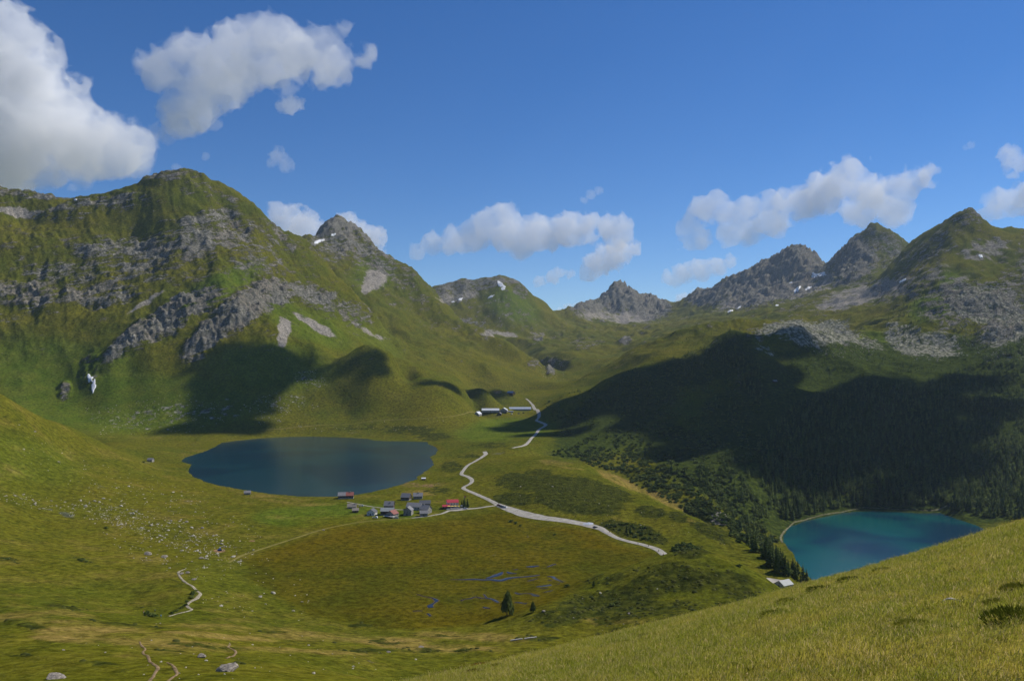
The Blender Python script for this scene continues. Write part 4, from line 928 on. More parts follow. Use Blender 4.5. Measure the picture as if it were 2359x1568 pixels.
# ---------------------------------------------------------------- boulders and rubble
M_BOULD = mat('boulder_stone', (.40, .365, .285), .95, .05, .35, 1.5, .15)
def rock_mesh(seed, sub=2, flat=.6):
    r = np.random.default_rng(seed); bm = bmesh.new(); bmesh.ops.create_icosphere(bm, subdivisions=sub, radius=1.0)
    planes = [(lambda v: v / np.linalg.norm(v))(r.normal(size=3)) for _ in range(9)]; off = r.uniform(.55, .9, 9)
    for v in bm.verts:
        p = np.array(v.co)
        for n_, d_ in zip(planes, off):
            e = p @ n_ - d_
            if e > 0: p = p - n_ * e * .92
        p *= 1 + .06 * r.normal(); v.co = (p[0] * r.uniform(.97, 1.03), p[1], p[2] * flat)
    me = bpy.data.meshes.new('boulder'); bm.to_mesh(me); bm.free(); me.materials.append(M_BOULD)
    return me
ROCKS = [rock_mesh(s, 1 if s < 6 else 2, .55 + .05 * (s % 4)) for s in range(8)]
bl = []
dens = [([(0,1130),(140,1150),(290,1195),(290,1215),(150,1185),(0,1155)], 130), ([(165,1145),(260,1160),(420,1200),(540,1250),(560,1300),(440,1275),(300,1230),(180,1165)], 620), ([(250,1090),(420,1120),(600,1220),(620,1290),(480,1340),(300,1290),(200,1200),(150,1110)], 400), ([(20,960),(200,1060),(420,1110),(560,1170),(300,1180),(60,1060)], 110), ([(450,1290),(700,1330),(760,1420),(600,1440),(420,1380)], 60), ([(330,1430),(700,1460),(1000,1490),(900,1560),(300,1568),(100,1480)], 60), ([(1150,1090),(1500,1160),(1700,1270),(1500,1240),(1200,1160)], 40), ([(1260,1400),(1500,1330),(1600,1400),(1400,1460)], 14)]
for k, (poly, cnt) in enumerate(dens):
    for p in scatter(poly, cnt, 130, 1300, seed=90 + k):
        bl.append((p, float(np.clip(np.random.default_rng(int(abs(p[3] * 977) + p[4])).lognormal(-.95, .62), .16, 1.7)) * (p[1] / 600) ** .5))
bs = np.array([r_ / p[1] for p, r_ in bl]); bo = np.argsort(-bs)
BIG = [(525,1545,27,12,'largest pale boulder near the bottom edge of the picture'),(463,1513,13,6,'pale flat boulder left of and behind the largest one'),(128,1562,22,8,'low broken boulder cut by the bottom edge at left'),(340,1277,9,6,'grey block at the lower end of the boulder field'),(378,1283,8,4,'slanting pale slab below the boulder field'),(463,1286,8,3,'flat long slab near the foot of the slope'),(417,1322,7,3,'pale flat stone by the top of the footpath'),(432,1319,6,2.6,'light slab right of the footpath top'),(447,1335,7,2.6,'pale slab beside the footpath bend'),
       (745,1221,4,1.8,'white stone lying alone on the lush pasture'),(430,1202,4,3,'light boulder on open grass above the excavator'),(466,1216,4,3,'whitish boulder right of its neighbour on open grass'),(1253,1408,5,3,'pale stone on the brow of the front knoll'),(970,1490,7,2,'white streaked rock on the tan hummocks'),(895,1502,6,2.4,'small pale rock left of the white streaked one'),(1450,1413,5,2,'white stone on the dark front knoll')]
M_BIGB = mat('lichen_boulder', (.270, .235, .190), .95, .05, .45, 3.0, .2)
BIGROCK = []
for s_ in (36, 37):
    me = rock_mesh(s_, 3, .62); me.materials[0] = M_BIGB; BIGROCK.append(me)
for px, py, rx, rz_, lab in BIG:
    q = hit(px, py, 150 if py > 1450 else 300, 1200); s = rx / FV * q[1]
    o = link('boulder', BIGROCK[int(px) % 2]); o.location = (q[0], q[1], q[2] + .15 * s); o.scale = (s, s * .8, rz_ / FV * q[1] * 1.5); o.rotation_euler = (.1, .12 * ((px % 3) - 1), px % 1.3 - .6); tag(o, lab, 'boulder')
for i in bo[:300]:
    p, r_ = bl[i]; rr = np.random.default_rng(int(i)); o = link('boulder', ROCKS[int(rr.integers(8))])
    o.location = (p[0], p[1], p[2] + .1 * r_); o.scale = (r_, r_ * rr.uniform(.7, 1.2), r_ * rr.uniform(.7, 1.2)); o.rotation_euler = (rr.uniform(-.3, .3), rr.uniform(-.3, .3), rr.uniform(0, 6))
    if p[4] > 1400: tag(o, 'small pale stone in the tan grass of the lower slope', 'boulder', 'stones of the lower slope')
    elif p[3] > 1000: tag(o, 'small pale stone on the knolls right of the road', 'boulder', 'stones on the knolls')
    else: tag(o, ('big' if r_ > 1.3 else 'middling' if r_ > .8 else 'small') + ' pale boulder on the left slope ' + ('in the upper stone band' if p[4] < 1195 and p[3] < 300 else 'near the lake' if p[4] < 1150 else 'around the excavator' if p[3] > 440 else 'in the main boulder field'), 'boulder', 'boulders of the left slope')
def stones(name, pts, material, seed, lab):
    T = []
    for s in range(4):
        me = rock_mesh(200 + s, 1, .7); v = np.empty(len(me.vertices) * 3); me.vertices.foreach_get('co', v); f = np.empty(len(me.polygons) * 3, np.int32); me.polygons.foreach_get('vertices', f); T.append((v.reshape(-1, 3), f.reshape(-1, 3))); bpy.data.meshes.remove(me)
    o = mass(name, pts, T, material, seed, 1.0, -.02); o['kind'] = 'stuff'; o['label'] = lab
stones('rubble', [bl[i] for i in bo[300:]], M_BOULD, 71, 'small scattered stones on the left slope')
rb_ = []
for k, (poly, cnt, dm, dx_, sc) in enumerate([([(1740,800),(1780,765),(1850,750),(1960,745),(1970,765),(1880,785),(1800,812)], 900, 1900, 3200, 2.6), ([(1830,790),(1960,780),(2030,800),(2000,830),(1900,820)], 350, 1700, 2800, 2.2), ([(2190,690),(2280,670),(2359,700),(2359,830),(2270,840),(2220,790)], 1100, 1700, 2700, 2.6), ([(2030,780),(2180,770),(2230,820),(2120,840)], 420, 1700, 2500, 2.4),
        ([(190,940),(480,900),(560,960),(420,1000),(230,1000)], 420, 1350, 1900, 1.7), ([(560,930),(640,900),(740,930),(700,960),(600,980)], 220, 1400, 1900, 1.9), ([(670,860),(730,850),(760,890),(700,900)], 140, 1500, 2000, 2.2), ([(600,985),(1000,960),(1090,980),(800,1000)], 120, 1400, 1900, 1.3), ([(1240,830),(1300,830),(1300,880),(1250,870)], 140, 2300, 3400, 2.6)]):
    rr = np.random.default_rng(500 + k)
    rb_ += [(p, float(np.clip(rr.lognormal(-.1, .5), .4, 2.2)) * sc * .42) for p in scatter(poly, cnt, dm, dx_, seed=400 + k, keep=lambda a, b: clump(a, b, 18, 20 + k, .35, .6))]
stones('rubble', rb_, M_BOULD, 72, 'boulder fields and scattered blocks on the mountain slopes')


# ---------------------------------------------------------------- buildings
M_STONE = mat('field_stone_wall', (.30, .28, .24), .9, .2, .3, 1.2, .1)
M_WOOD = mat('weathered_wood', (.085, .062, .045), .9, .2, .3, 2.0)
M_WHITE = mat('white_plaster', (.72, .70, .66), .85, .2, .08, .6)
M_GREYPL = mat('grey_plaster', (.42, .40, .37), .85, .2, .12, .6)
M_SLATE = mat('stone_slate_roof', (.205, .200, .200), .8, .3, .25, 1.5, .05)
M_DSLATE = mat('dark_slate_roof', (.085, .090, .098), .7, .4, .25, 1.5)
M_TANROOF = mat('grey_brown_shingle_roof', (.26, .225, .185), .85, .2, .25, 1.5)
M_REDROOF = mat('red_metal_roof', (.42, .035, .045), .45, .5, .08, .8)
M_DREDROOF = mat('faded_red_roof', (.25, .085, .065), .7, .3, .2, 1.2)
M_METAL = mat('pale_sheet_metal_roof', (.78, .78, .78), .28, .6, .05, .5)
M_BMETAL = mat('blue_grey_sheet_roof', (.47, .51, .58), .35, .6, .10, .25)
M_BLUEROOF = mat('blue_sheet_roof', (.12, .20, .34), .4, .5, .1, .5)
M_GREENROOF = mat('grey_green_sheet_roof', (.27, .29, .275), .6, .4, .12, .8)
M_GLASS = mat('window_glass', (.02, .025, .03), .1, .6)
M_DOOR = mat('dark_door', (.06, .045, .035), .7, .3)
M_FRAME = mat('pale_window_frame', (.55, .53, .48), .7, .3)
M_CONC = mat('concrete', (.46, .44, .41), .9, .2, .12, .5)

def house(name, lab, px, py, L, W, wall, rise, wm, rm, yaw=0.0, dm=(600, 1200), chimney=None, eave=.45, windows=3, gable_windows=1, door='gable', base=None, roof2=None, group=None, cat='house', sink=.6, storeys=1, shutters=None):
    """gabled house: ridge along local x (length L), width W along y; local -y side and -x gable face the viewer for yaw 0 / 90"""
    q = hit(px, py, *dm)
    t = thing(name, lab, cat, q, math.radians(yaw), group)
    h2 = W / 2; l2 = L / 2; z0 = -sink
    V = [(-l2,-h2,z0),(l2,-h2,z0),(l2,h2,z0),(-l2,h2,z0),(-l2,-h2,wall),(l2,-h2,wall),(l2,h2,wall),(-l2,h2,wall),(-l2,0,wall+rise),(l2,0,wall+rise)]
    F = [(0,1,5,4),(2,3,7,6),(1,2,6,9,5),(3,0,4,8,7)]
    mesh_obj('wall', V, F, wm, t)
    th = .22; k = rise / h2; ey = h2 + eave; ez = wall - k * eave; lx = l2 + eave
    def slab(s, m_, x0, x1):
        v = [(x0, 0, wall + rise + .05), (x1, 0, wall + rise + .05), (x1, s * ey, ez + .05), (x0, s * ey, ez + .05), (x0, 0, wall + rise + .05 + th), (x1, 0, wall + rise + .05 + th), (x1, s * ey, ez + .05 + th), (x0, s * ey, ez + .05 + th)]
        f = [(0,1,2,3),(4,7,6,5),(0,4,5,1),(1,5,6,2),(2,6,7,3),(3,7,4,0)]
        return v, f
    Vr, Fr = [], []
    xm = lx if roof2 is None else 0.0
    for s in (-1, 1):
        v, f = slab(s, rm, -lx, xm); n0 = len(Vr); Vr += v; Fr += [tuple(i + n0 for i in q_) for q_ in f]
    ro = mesh_obj('roof', Vr, Fr, rm, t)
    if roof2 is not None:
        Vr, Fr = [], []
        for s in (-1, 1):
            v, f = slab(s, roof2, 0.02, lx); n0 = len(Vr); Vr += v; Fr += [tuple(i + n0 for i in q_) for q_ in f]
        mesh_obj('roof', Vr, Fr, roof2, t)['label'] = 'faded red half of the roof'
    if chimney is not None:
        cx, cy = chimney; v, f = box((cx * l2 - .4, cy * h2 - .4, wall + rise * .3), (cx * l2 + .4, cy * h2 + .4, wall + rise * (1 - abs(cy)) + 1.3)); mesh_obj('chimney', v, f, M_STONE, ro)
    def window(cx, cy, cz, w, h, ax, out):
        # ax 0: on a long side (normal +-y); ax 1: on a gable (normal +-x)
        wd = .07
        def bx(a, b, c, d, m0, m1):
            if ax == 0: return box((cx + a, min(cy + out * m0, cy + out * m1), cz + c), (cx + b, max(cy + out * m0, cy + out * m1), cz + d))
            return box((min(cx + out * m0, cx + out * m1), cy + a, cz + c), (max(cx + out * m0, cx + out * m1), cy + b, cz + d))
        v, f = bx(-w / 2, w / 2, -h / 2, h / 2, -.05, .03); fr = mesh_obj('window', v, f, M_FRAME, t)
        v, f = bx(-w / 2 + wd, w / 2 - wd, -h / 2 + wd, h / 2 - wd, .0, .05); mesh_obj('pane', v, f, M_GLASS, fr)
        if shutters:
            for s_ in (-1, 1):
                v, f = bx(s_ * (w / 2 + .25) - .22, s_ * (w / 2 + .25) + .22, -h / 2, h / 2, -.02, .06); mesh_obj('shutter', v, f, shutters, t)
    for st in range(storeys):
        zc = wall * (st + .55) / storeys
        for i in range(windows):
            cx = -l2 + L * (i + .5) / windows
            for s in (-1, 1): window(cx, s * h2, zc, .95, 1.0, 0, s)
    for i in range(gable_windows):
        cy = -h2 + W * (i + .5) / gable_windows
        for s in (-1, 1): window(s * l2, cy, wall * .62 if gable_windows > 1 else wall + rise * .3, .9, .95, 1, s)
    if door == 'gable':
        v, f = box((-l2 - .06, -.5 + W * .05, -.1), (-l2 + .05, .5 + W * .05, 2.0)); d = mesh_obj('door', v, f, M_DOOR, t); v, f = box((-l2 - .1, .3 + W * .05, .9), (-l2 - .06, .38 + W * .05, 1.05)); mesh_obj('handle', v, f, M_METAL, d)
    elif door == 'side':
        v, f = box((-.5, -h2 - .06, -.1), (.5, -h2 + .05, 2.0)); d = mesh_obj('door', v, f, M_DOOR, t); v, f = box((.28, -h2 - .1, .9), (.36, -h2 - .06, 1.05)); mesh_obj('handle', v, f, M_METAL, d)
    if base: v, f = box((-l2 - .04, -h2 - .04, -sink), (l2 + .04, h2 + .04, base[0])); mesh_obj('plinth', v, f, base[1], t)
    return t
# village. yaw 0: long eaves side faces the viewer; yaw 90: the gable faces the viewer
t = house('lake_house', 'long wooden house on the lake shore with half grey, half red roof', 797, 1147, 16, 9, 3.4, 3.0, M_WOOD, M_SLATE, 8, chimney=(.55, -.1), roof2=M_DREDROOF, windows=5, base=(1.0, M_GREYPL), dm=(700, 1000))
v, f = box((-6, -5.6, 1.0), (6, -4.55, 1.25)); mesh_obj('balcony', v, f, M_FRAME, t)
house('barn', 'grey-roofed wooden barn above the village, left of two', 936, 1151, 9.0, 8, 3.4, 3.6, M_WOOD, M_SLATE, -14, base=(1.3, M_STONE), windows=1, dm=(700, 1000), cat='barn')
house('barn', 'grey-roofed stone barn above the village, right of two', 963, 1148, 9.5, 7.5, 3.2, 2.9, M_STONE, M_SLATE, 4, chimney=(.1, -.1), windows=3, dm=(700, 1000), cat='barn')
house('hut', 'low stone hut with brownish roof at the village edge', 811, 1170, 8.4, 6, 1.9, 2.6, M_STONE, M_TANROOF, 6, chimney=(.7, -.2), windows=2, dm=(600, 1000), cat='hut')
house('hut', 'small hut with pale roof and terrace just below the brown-roofed one', 819, 1179, 5.6, 5, 2.0, 1.8, M_WOOD, M_TANROOF, 10, windows=2, dm=(600, 1000), cat='hut')
house('cottage', 'white cottage with dark slate roof, gable to the viewer', 857, 1185, 8, 7.6, 2.9, 2.8, M_WHITE, M_DSLATE, 82, gable_windows=2, windows=2, dm=(600, 1000))
house('cottage', 'grey slate-roofed house standing behind the village cluster', 897, 1170, 9, 8, 3.2, 3.6, M_WOOD, M_SLATE, -4, chimney=(.3, -.35), windows=3, dm=(600, 1000))
house('cottage', 'wide dark house with grey-green roof in the middle of the village', 893, 1184, 12, 8, 3.6, 2.6, M_WOOD, M_GREENROOF, 0, base=(.9, M_STONE), windows=4, dm=(600, 1000))
t = house('chalet', 'chalet with faded red roof and terrace in front of the dark house', 904, 1189, 8, 8.4, 3.0, 2.9, M_STONE, M_DREDROOF, 64, gable_windows=2, windows=2, dm=(600, 1000))
v, f = boxes([((-7.6, -6, 1.2), (-4.1, 5, 1.4)), ((-7.6, -6, -.8), (-7.4, -5.8, 1.2)), ((-7.6, 4.8, -.8), (-7.4, 5, 1.2))]); mesh_obj('terrace', v, f, M_FRAME, t)
house('stone_house', 'tall stone house with its gable and dark door to the viewer', 941, 1185, 9, 7.4, 4.8, 2.8, M_STONE, M_SLATE, 84, gable_windows=3, windows=2, dm=(600, 1000))
house('stone_house', 'long stone house with grey roof right behind the tall gabled one', 955, 1172, 14, 9, 3.0, 3.2, M_GREYPL, M_SLATE, -12, windows=5, door='side', dm=(600, 1000))
house('stone_house', 'house with dark slate roof at the back right of the village', 979, 1165, 10.5, 7.5, 3.0, 2.6, M_STONE, M_DSLATE, 6, windows=5, dm=(600, 1000))
house('stone_house', 'stone house with grey roof and lit right-hand gable', 981, 1181, 8.6, 8, 4.2, 3.2, M_STONE, M_SLATE, -24, gable_windows=2, windows=2, chimney=(-.5, .1), dm=(600, 1000))
house('stone_house', 'lowest stone house of the village with a pale terrace', 976, 1188, 7, 6, 3.0, 2.2, M_STONE, M_SLATE, 10, gable_windows=1, windows=2, door='side', dm=(600, 1000))
house('boathouse', 'small reddish boathouse with pale roof on the lake point', 976, 1105, 4.6, 3.6, 2.0, .8, mat('red_boards', (.16, .055, .045), .8, .2, .2, 2), M_METAL, 4, windows=1, dm=(700, 1300), cat='boathouse')
house('shed', 'lone shed with grey roof at the near lake shore', 570, 1138, 6.6, 5, 2.0, 1.9, M_STONE, M_SLATE, 16, windows=1, dm=(700, 1100), cat='shed')
house('hut', 'lone stone hut left of the lake', 347, 1063, 7.6, 6, 3.0, 2.4, M_STONE, M_SLATE, -6, windows=2, dm=(1000, 1400), cat='hut')
# the inn: red roof, white walls, terrace with yellow parasols
t = house('inn', 'inn with bright red roof, white walls and terrace', 1042, 1168, 11, 8, 5.4, 2.2, M_WHITE, M_REDROOF, 12, storeys=2, windows=4, gable_windows=2, door='side', dm=(600, 1000))
v, f = boxes([((-7, -11, -.6), (10, -4.2, .55))]); mesh_obj('terrace', v, f, M_CONC, t)
v, f = boxes([((-5.5, -4.1, 2.9), (5.5, -5.6, 3.05))]); mesh_obj('balcony', v, f, M_WOOD, t)
for i in range(-7, 11, 2):
    v, f = box((i, -11, .55), (i + .12, -10.88, 1.5)); mesh_obj('railing_post', v, f, M_WOOD, t)
house('inn_annex', 'small red-roofed annex left of the inn', 1028, 1171, 7, 5, 2.4, 1.3, M_WOOD, M_REDROOF, 8, windows=2, dm=(600, 1000), cat='annex')
q0 = t.matrix_basis
M_YEL = mat('yellow_parasol_cloth', (.80, .56, .16), .8, .2); M_CREAM = mat('cream_parasol_cloth', (.75, .70, .58), .8, .2)
for k in range(5):
    p = q0 @ Vector((-4.5 + 3.1 * k, -7.6 - .4 * (k % 2), .55))
    u = thing('parasol', ['leftmost yellow parasol on the inn terrace', 'second yellow parasol from the left on the inn terrace', 'middle parasol of five on the inn terrace', 'fourth parasol from the left on the inn terrace', 'rightmost cream parasol on the inn terrace'][k], 'parasol', p, .3 * k, 'parasols on the inn terrace')
    V = [(0, 0, 2.75)] + [(1.75 * math.cos(a * math.pi / 4), 1.75 * math.sin(a * math.pi / 4), 2.15) for a in range(8)]; F = [(0, 1 + a, 1 + (a + 1) % 8) for a in range(8)]
    mesh_obj('canopy', V, F, M_YEL if k < 4 else M_CREAM, u); v, f = box((-.04, -.04, 0), (.04, .04, 2.7)); mesh_obj('pole', v, f, M_FRAME, u); v, f = box((-.35, -.35, 0), (.35, .35, .12)); mesh_obj('base', v, f, M_CONC, u)
p = q0 @ Vector((11.5, -1, 0)); u = thing('flagpole', 'flagpole with small red and white flag by the inn', 'flagpole', (p.x, p.y, hit(1063, 1166, 600, 1000)[2]), 0)
v, f = box((-.06, -.06, -.3), (.06, .06, 11)); mesh_obj('pole', v, f, M_METAL, u); v, f = box((.06, -.02, 9.2), (1.8, .02, 10.9)); fl = mesh_obj('flag', v, f, M_REDROOF, u)
v, f = boxes([((.45, -.04, 9.9), (1.41, .04, 10.2)), ((.78, -.045, 9.57), (1.08, .045, 10.53))]); mesh_obj('cross', v, f, M_WHITE, fl)
# dairy farm higher up the valley
house('long_barn', 'long low barn with shining white metal roof', 1130, 948, 41, 11, 3.6, 4.2, M_STONE, M_METAL, 1, windows=12, door='side', base=(1.2, M_CONC), dm=(1500, 2400), cat='barn', gable_windows=2)
house('long_barn', 'longest barn with blue-grey metal roof beside the gravel road', 1198, 945, 56, 12, 4.0, 4.6, M_STONE, M_BMETAL, 3, windows=16, door='side', base=(1.2, M_CONC), dm=(1500, 2400), cat='barn', gable_windows=2)
house('dairy', 'gabled stone dairy with pale roof edges between the two long barns', 1161, 948, 16, 17, 4.2, 5.2, M_STONE, M_METAL, 82, gable_windows=3, windows=3, dm=(1500, 2400), cat='dairy')
house('barn', 'barn with dazzling white roof left of the long barns', 1101, 957, 15, 12, 4.0, 5.0, M_STONE, M_METAL, 66, windows=2, dm=(1500, 2400), cat='barn')
house('hut', 'small dark gabled hut in front of the dairy', 1151, 955, 9, 9, 2.6, 3.2, M_WOOD, M_SLATE, 80, windows=2, dm=(1500, 2400), cat='hut')
house('shed', 'low flat shed between dairy and longest barn', 1176, 949, 13, 5, 2.2, .9, M_CONC, M_GREENROOF, 2, windows=3, dm=(1500, 2400), cat='shed')
house('hay_barn', 'blue-roofed building on the terrace above the farm', 1177, 908, 20, 11, 4.5, 4.0, M_WOOD, M_BLUEROOF, -40, windows=3, dm=(1700, 2700), cat='barn')
house('transformer_hut', 'building with big pale grey roof on the road bend beyond the knoll', 1806, 1352, 9, 8, 2.6, 2.4, M_CONC, M_GREENROOF, 30, windows=1, dm=(420, 700), cat='hut')
house('hut', 'tiny hut among grass high on the shaded slope', 1785, 880, 8, 6, 2.4, 2, M_WOOD, M_SLATE, 10, windows=1, dm=(1500, 2000), cat='hut')
# ruined wall next to the lone hut
q = hit(336, 1066, 1000, 1400); u = thing('dry_stone_wall', 'low ruined dry-stone wall beside the lone hut', 'wall', q, .1)
rr = np.random.default_rng(3)
for k in range(16):
    s = link('stone', ROCKS[k % 6], u); s.location = (-5 + .7 * k, rr.normal() * .2, .3 + .25 * (k % 2)); s.scale = (.55, .5, .55)
# cut stone bank by the lower lake
q = hit(1880, 1189, 800, 1400)

# ---------------------------------------------------------------- vehicles
M_TYRE = mat('tyre_rubber', (.02, .02, .02), .9, .2); M_RIM = mat('rim_metal', (.45, .45, .46), .35, .5, metal=.7); M_CARGLASS = mat('car_glass', (.015, .018, .022), .08, .7); M_LAMP = mat('car_lamp', (.75, .74, .70), .2, .6); M_TAIL = mat('tail_lamp', (.35, .02, .02), .3, .5)
def wheel(parent, x_, y_, r_=.32, w=.22):
    n_ = 14; V = []; F = []
    for s in (-1, 1):
        for a in range(n_): V.append((x_ + r_ * math.cos(2 * math.pi * a / n_), y_ + s * w / 2, r_ + r_ * math.sin(2 * math.pi * a / n_)))
    for a in range(n_): b2 = (a + 1) % n_; F.append((a, b2, n_ + b2, n_ + a))
    F += [tuple(range(n_ - 1, -1, -1)), tuple(range(n_, 2 * n_))]
    o = mesh_obj('wheel', V, F, M_TYRE, parent)
    V2 = [(x_ + r_ * .6 * math.cos(2 * math.pi * a / 10), y_ + s * (w / 2 + .012), r_ + r_ * .6 * math.sin(2 * math.pi * a / 10)) for s in (-1, 1) for a in range(10)]
    mesh_obj('rim', V2, [tuple(range(9, -1, -1)), tuple(range(10, 20))], M_RIM, o)
def extr(prof, w0, w1=None):
    """profile (x,z) swept across the width; top narrowed to w1"""
    zmax = max(p[1] for p in prof); zmin = min(p[1] for p in prof); n_ = len(prof); V = []
    for s in (-1, 1):
        for px_, pz in prof: V.append((px_, s * (w0 + (0 if w1 is None else (w1 - w0) * (pz - zmin) / (zmax - zmin))) / 2, pz))
    F = [tuple(range(n_)), tuple(range(2 * n_ - 1, n_ - 1, -1))] + [(i, n_ + i, n_ + (i + 1) % n_, (i + 1) % n_) for i in range(n_)]
    return V, F
def car(lab, px, py, yaw, paint, dm, kind='car', group='parked vehicles', colname=None):
    q = hit(px, py, *dm); q = q + np.array([0, 0, .35]); name = {'car': 'parked_car', 'pickup': 'pickup_truck', 'van': 'delivery_van'}[kind]
    t = thing(name, lab, {'car': 'car', 'pickup': 'truck', 'van': 'van'}[kind], q, math.radians(yaw), group)
    if kind == 'car':
        v, f = extr([(-2.1, .30), (-2.15, .75), (-1.95, .92), (-.6, .95), (.95, .93), (1.95, .78), (2.12, .55), (2.1, .28)], 1.74); mesh_obj('body', v, f, paint, t)
        v, f = extr([(-1.85, .93), (-1.45, 1.40), (.1, 1.45), (.9, .94)], 1.60, 1.30); c = mesh_obj('cabin', v, f, M_CARGLASS, t)
        v, f = extr([(-1.42, 1.405), (-.7, 1.47), (.12, 1.455)], 1.28, 1.2); mesh_obj('cabin_roof', v, f, paint, c); wx = (-1.3, 1.3); front = 2.1; lz = .62; w_ = 1.74
    elif kind == 'pickup':
        v, f = extr([(.3, .45), (.3, 1.15), (.75, 1.95), (1.9, 1.95), (2.3, 1.2), (2.5, 1.0), (2.5, .4)], 1.8, 1.6); mesh_obj('body', v, f, paint, t)
        v, f = boxes([((-2.6, -.9, .55), (.25, .9, .75)), ((-2.6, -.9, .75), (.25, -.85, 1.1)), ((-2.6, .85, .75), (.25, .9, 1.1)), ((-2.6, -.85, .75), (-2.55, .85, 1.1))]); mesh_obj('cargo_bed', v, f, M_FRAME, t)
        v, f = extr([(.86, 1.3), (1.0, 1.8), (1.85, 1.8), (2.2, 1.3)], 1.84, 1.66); mesh_obj('cabin', v, f, M_CARGLASS, t); wx = (-1.7, 1.6); front = 2.5; lz = .75; w_ = 1.8
    else:
        v, f = extr([(-2.5, .35), (-2.5, 2.2), (1.2, 2.25), (2.0, 1.3), (2.5, 1.1), (2.5, .35)], 1.9, 1.75); mesh_obj('body', v, f, paint, t)
        v, f = extr([(.6, 1.35), (.6, 1.95), (1.28, 1.95), (1.8, 1.35)], 1.9, 1.8); mesh_obj('cabin', v, f, M_CARGLASS, t); wx = (-1.6, 1.6); front = 2.5; lz = .8; w_ = 1.9
    for a in wx:
        for b_ in (-1, 1): wheel(t, a, b_ * (w_ / 2 - .12))
    for b_ in (-1, 1):
        v, f = box((front - .1, b_ * w_ * .34 - .18, lz - .09), (front + .03, b_ * w_ * .34 + .18, lz + .09)); mesh_obj('headlight', v, f, M_LAMP, t)
    return t
P_W = mat('white_car_paint', (.70, .71, .72), .25, .6); P_R = mat('dark_red_car_paint', (.18, .015, .03), .25, .6); P_D = mat('dark_car_paint', (.025, .03, .04), .22, .6); P_G = mat('grey_car_paint', (.20, .22, .25), .25, .6); P_B = mat('blue_paint', (.02, .06, .28), .3, .5); P_Y = mat('yellow_machine_paint', (.60, .33, .02), .5, .4)
car('dark red car at the head of the parking row', 1149, 1165, -40, P_R, (600, 1000)); car('dark car second in the parking row', 1154, 1167, -42, P_D, (600, 1000)); car('grey car third in the parking row beside the white one', 1158.5, 1168.6, -42, P_G, (600, 1000)); car('white car last in the parking row', 1164, 1169.6, -42, P_W, (600, 1000))
car('lone dark car with bright windscreen on the road shoulder by the bog', 1371, 1216, 25, P_D, (560, 900))
car('white pickup truck parked by the lane behind the brown-roofed hut', 832, 1167, 8, P_W, (600, 1000), 'pickup')
car('white pickup truck with brown load on the grass before the village', 864, 1194, -10, P_W, (600, 1000), 'pickup')
car('white car in front of the inn spruces', 1072, 1172.5, 5, P_W, (600, 1000)); car('grey car parked on the grass below the chalet', 913, 1194.5, 0, P_G, (600, 1000))
car('white van at the dairy farm below the low shed', 1179, 954, 70, P_W, (1500, 2300), 'van'); car('dark van by the longest barn', 1206, 952, 10, P_D, (1500, 2300), 'van'); car('blue-grey van left of the dark one at the barn', 1195, 953, 30, P_G, (1500, 2300), 'van')
# gravel heap by the parking area
q = hit(1357, 1206, 560, 900); V, F = [(0, 0, 1.5)], []
for r_, zz in ((2.2, .8), (5.0, -.1)):
    for a in range(14): V.append((r_ * 1.3 * math.cos(a * .449) * (1 + .12 * math.sin(a * 2.3)), r_ * math.sin(a * .449), zz * (1 + .2 * math.sin(a * 3.1))))
F = [(0, 1 + a, 1 + (a + 1) % 14) for a in range(14)] + [(1 + a, 15 + a, 15 + (a + 1) % 14, 1 + (a + 1) % 14) for a in range(14)]
o = mesh_obj('gravel_heap', V, F, mat('blue_grey_gravel', (.40, .42, .45), .9, .2, .2, 1.2, .05), smooth_=True); o.location = q; tag(o, 'low heap of blue-grey gravel beside the road', 'gravel heap')
# excavator on its patch of bare earth
q = hit(506, 1268, 450, 800); e = thing('excavator', 'small excavator with blue cab digging on bare earth below the boulder field', 'excavator', q, .4)
for s in (-1, 1):
    v, f = extr([(-1.5, .12), (-1.3, 0), (1.3, 0), (1.5, .12), (1.5, .5), (1.3, .62), (-1.3, .62), (-1.5, .5)], .45); o = mesh_obj('track', [(a, b + s * .95, c) for a, b, c in v], f, M_TYRE, e)
v, f = boxes([((-1.4, -1.0, .65), (1.0, 1.0, 1.35))]); mesh_obj('body', v, f, P_B, e); v, f = extr([(-.2, 1.35), (-.2, 2.5), (.8, 2.5), (1.1, 1.35)], 1.0); mesh_obj('cabin', [(a, b + .45, c) for a, b, c in v], f, P_W, e)
def bar(p0, p1, w):
    p0, p1 = Vector(p0), Vector(p1); d = (p1 - p0).normalized(); s = d.cross(Vector((0, 1, 0))).normalized() * w; u = Vector((0, 1, 0)) * w
    V = [p + a * s + b_ * u for p in (p0, p1) for a, b_ in ((-1, -1), (1, -1), (1, 1), (-1, 1))]
    return V, [(0,3,2,1),(4,5,6,7),(0,1,5,4),(1,2,6,5),(2,3,7,6),(3,0,4,7)]
v, f = bar((.9, -.4, 1.2), (2.6, -.4, 3.4), .16); bo_ = mesh_obj('boom', v, f, P_Y, e); v, f = bar((2.6, -.4, 3.4), (3.6, -.4, 1.6), .13); mesh_obj('arm', v, f, P_Y, bo_)
v, f = extr([(3.3, .9), (3.9, .9), (3.9, 1.6), (3.5, 1.6)], .7); mesh_obj('bucket', [(a, b - .4, c) for a, b, c in v], f, M_TYRE, e)

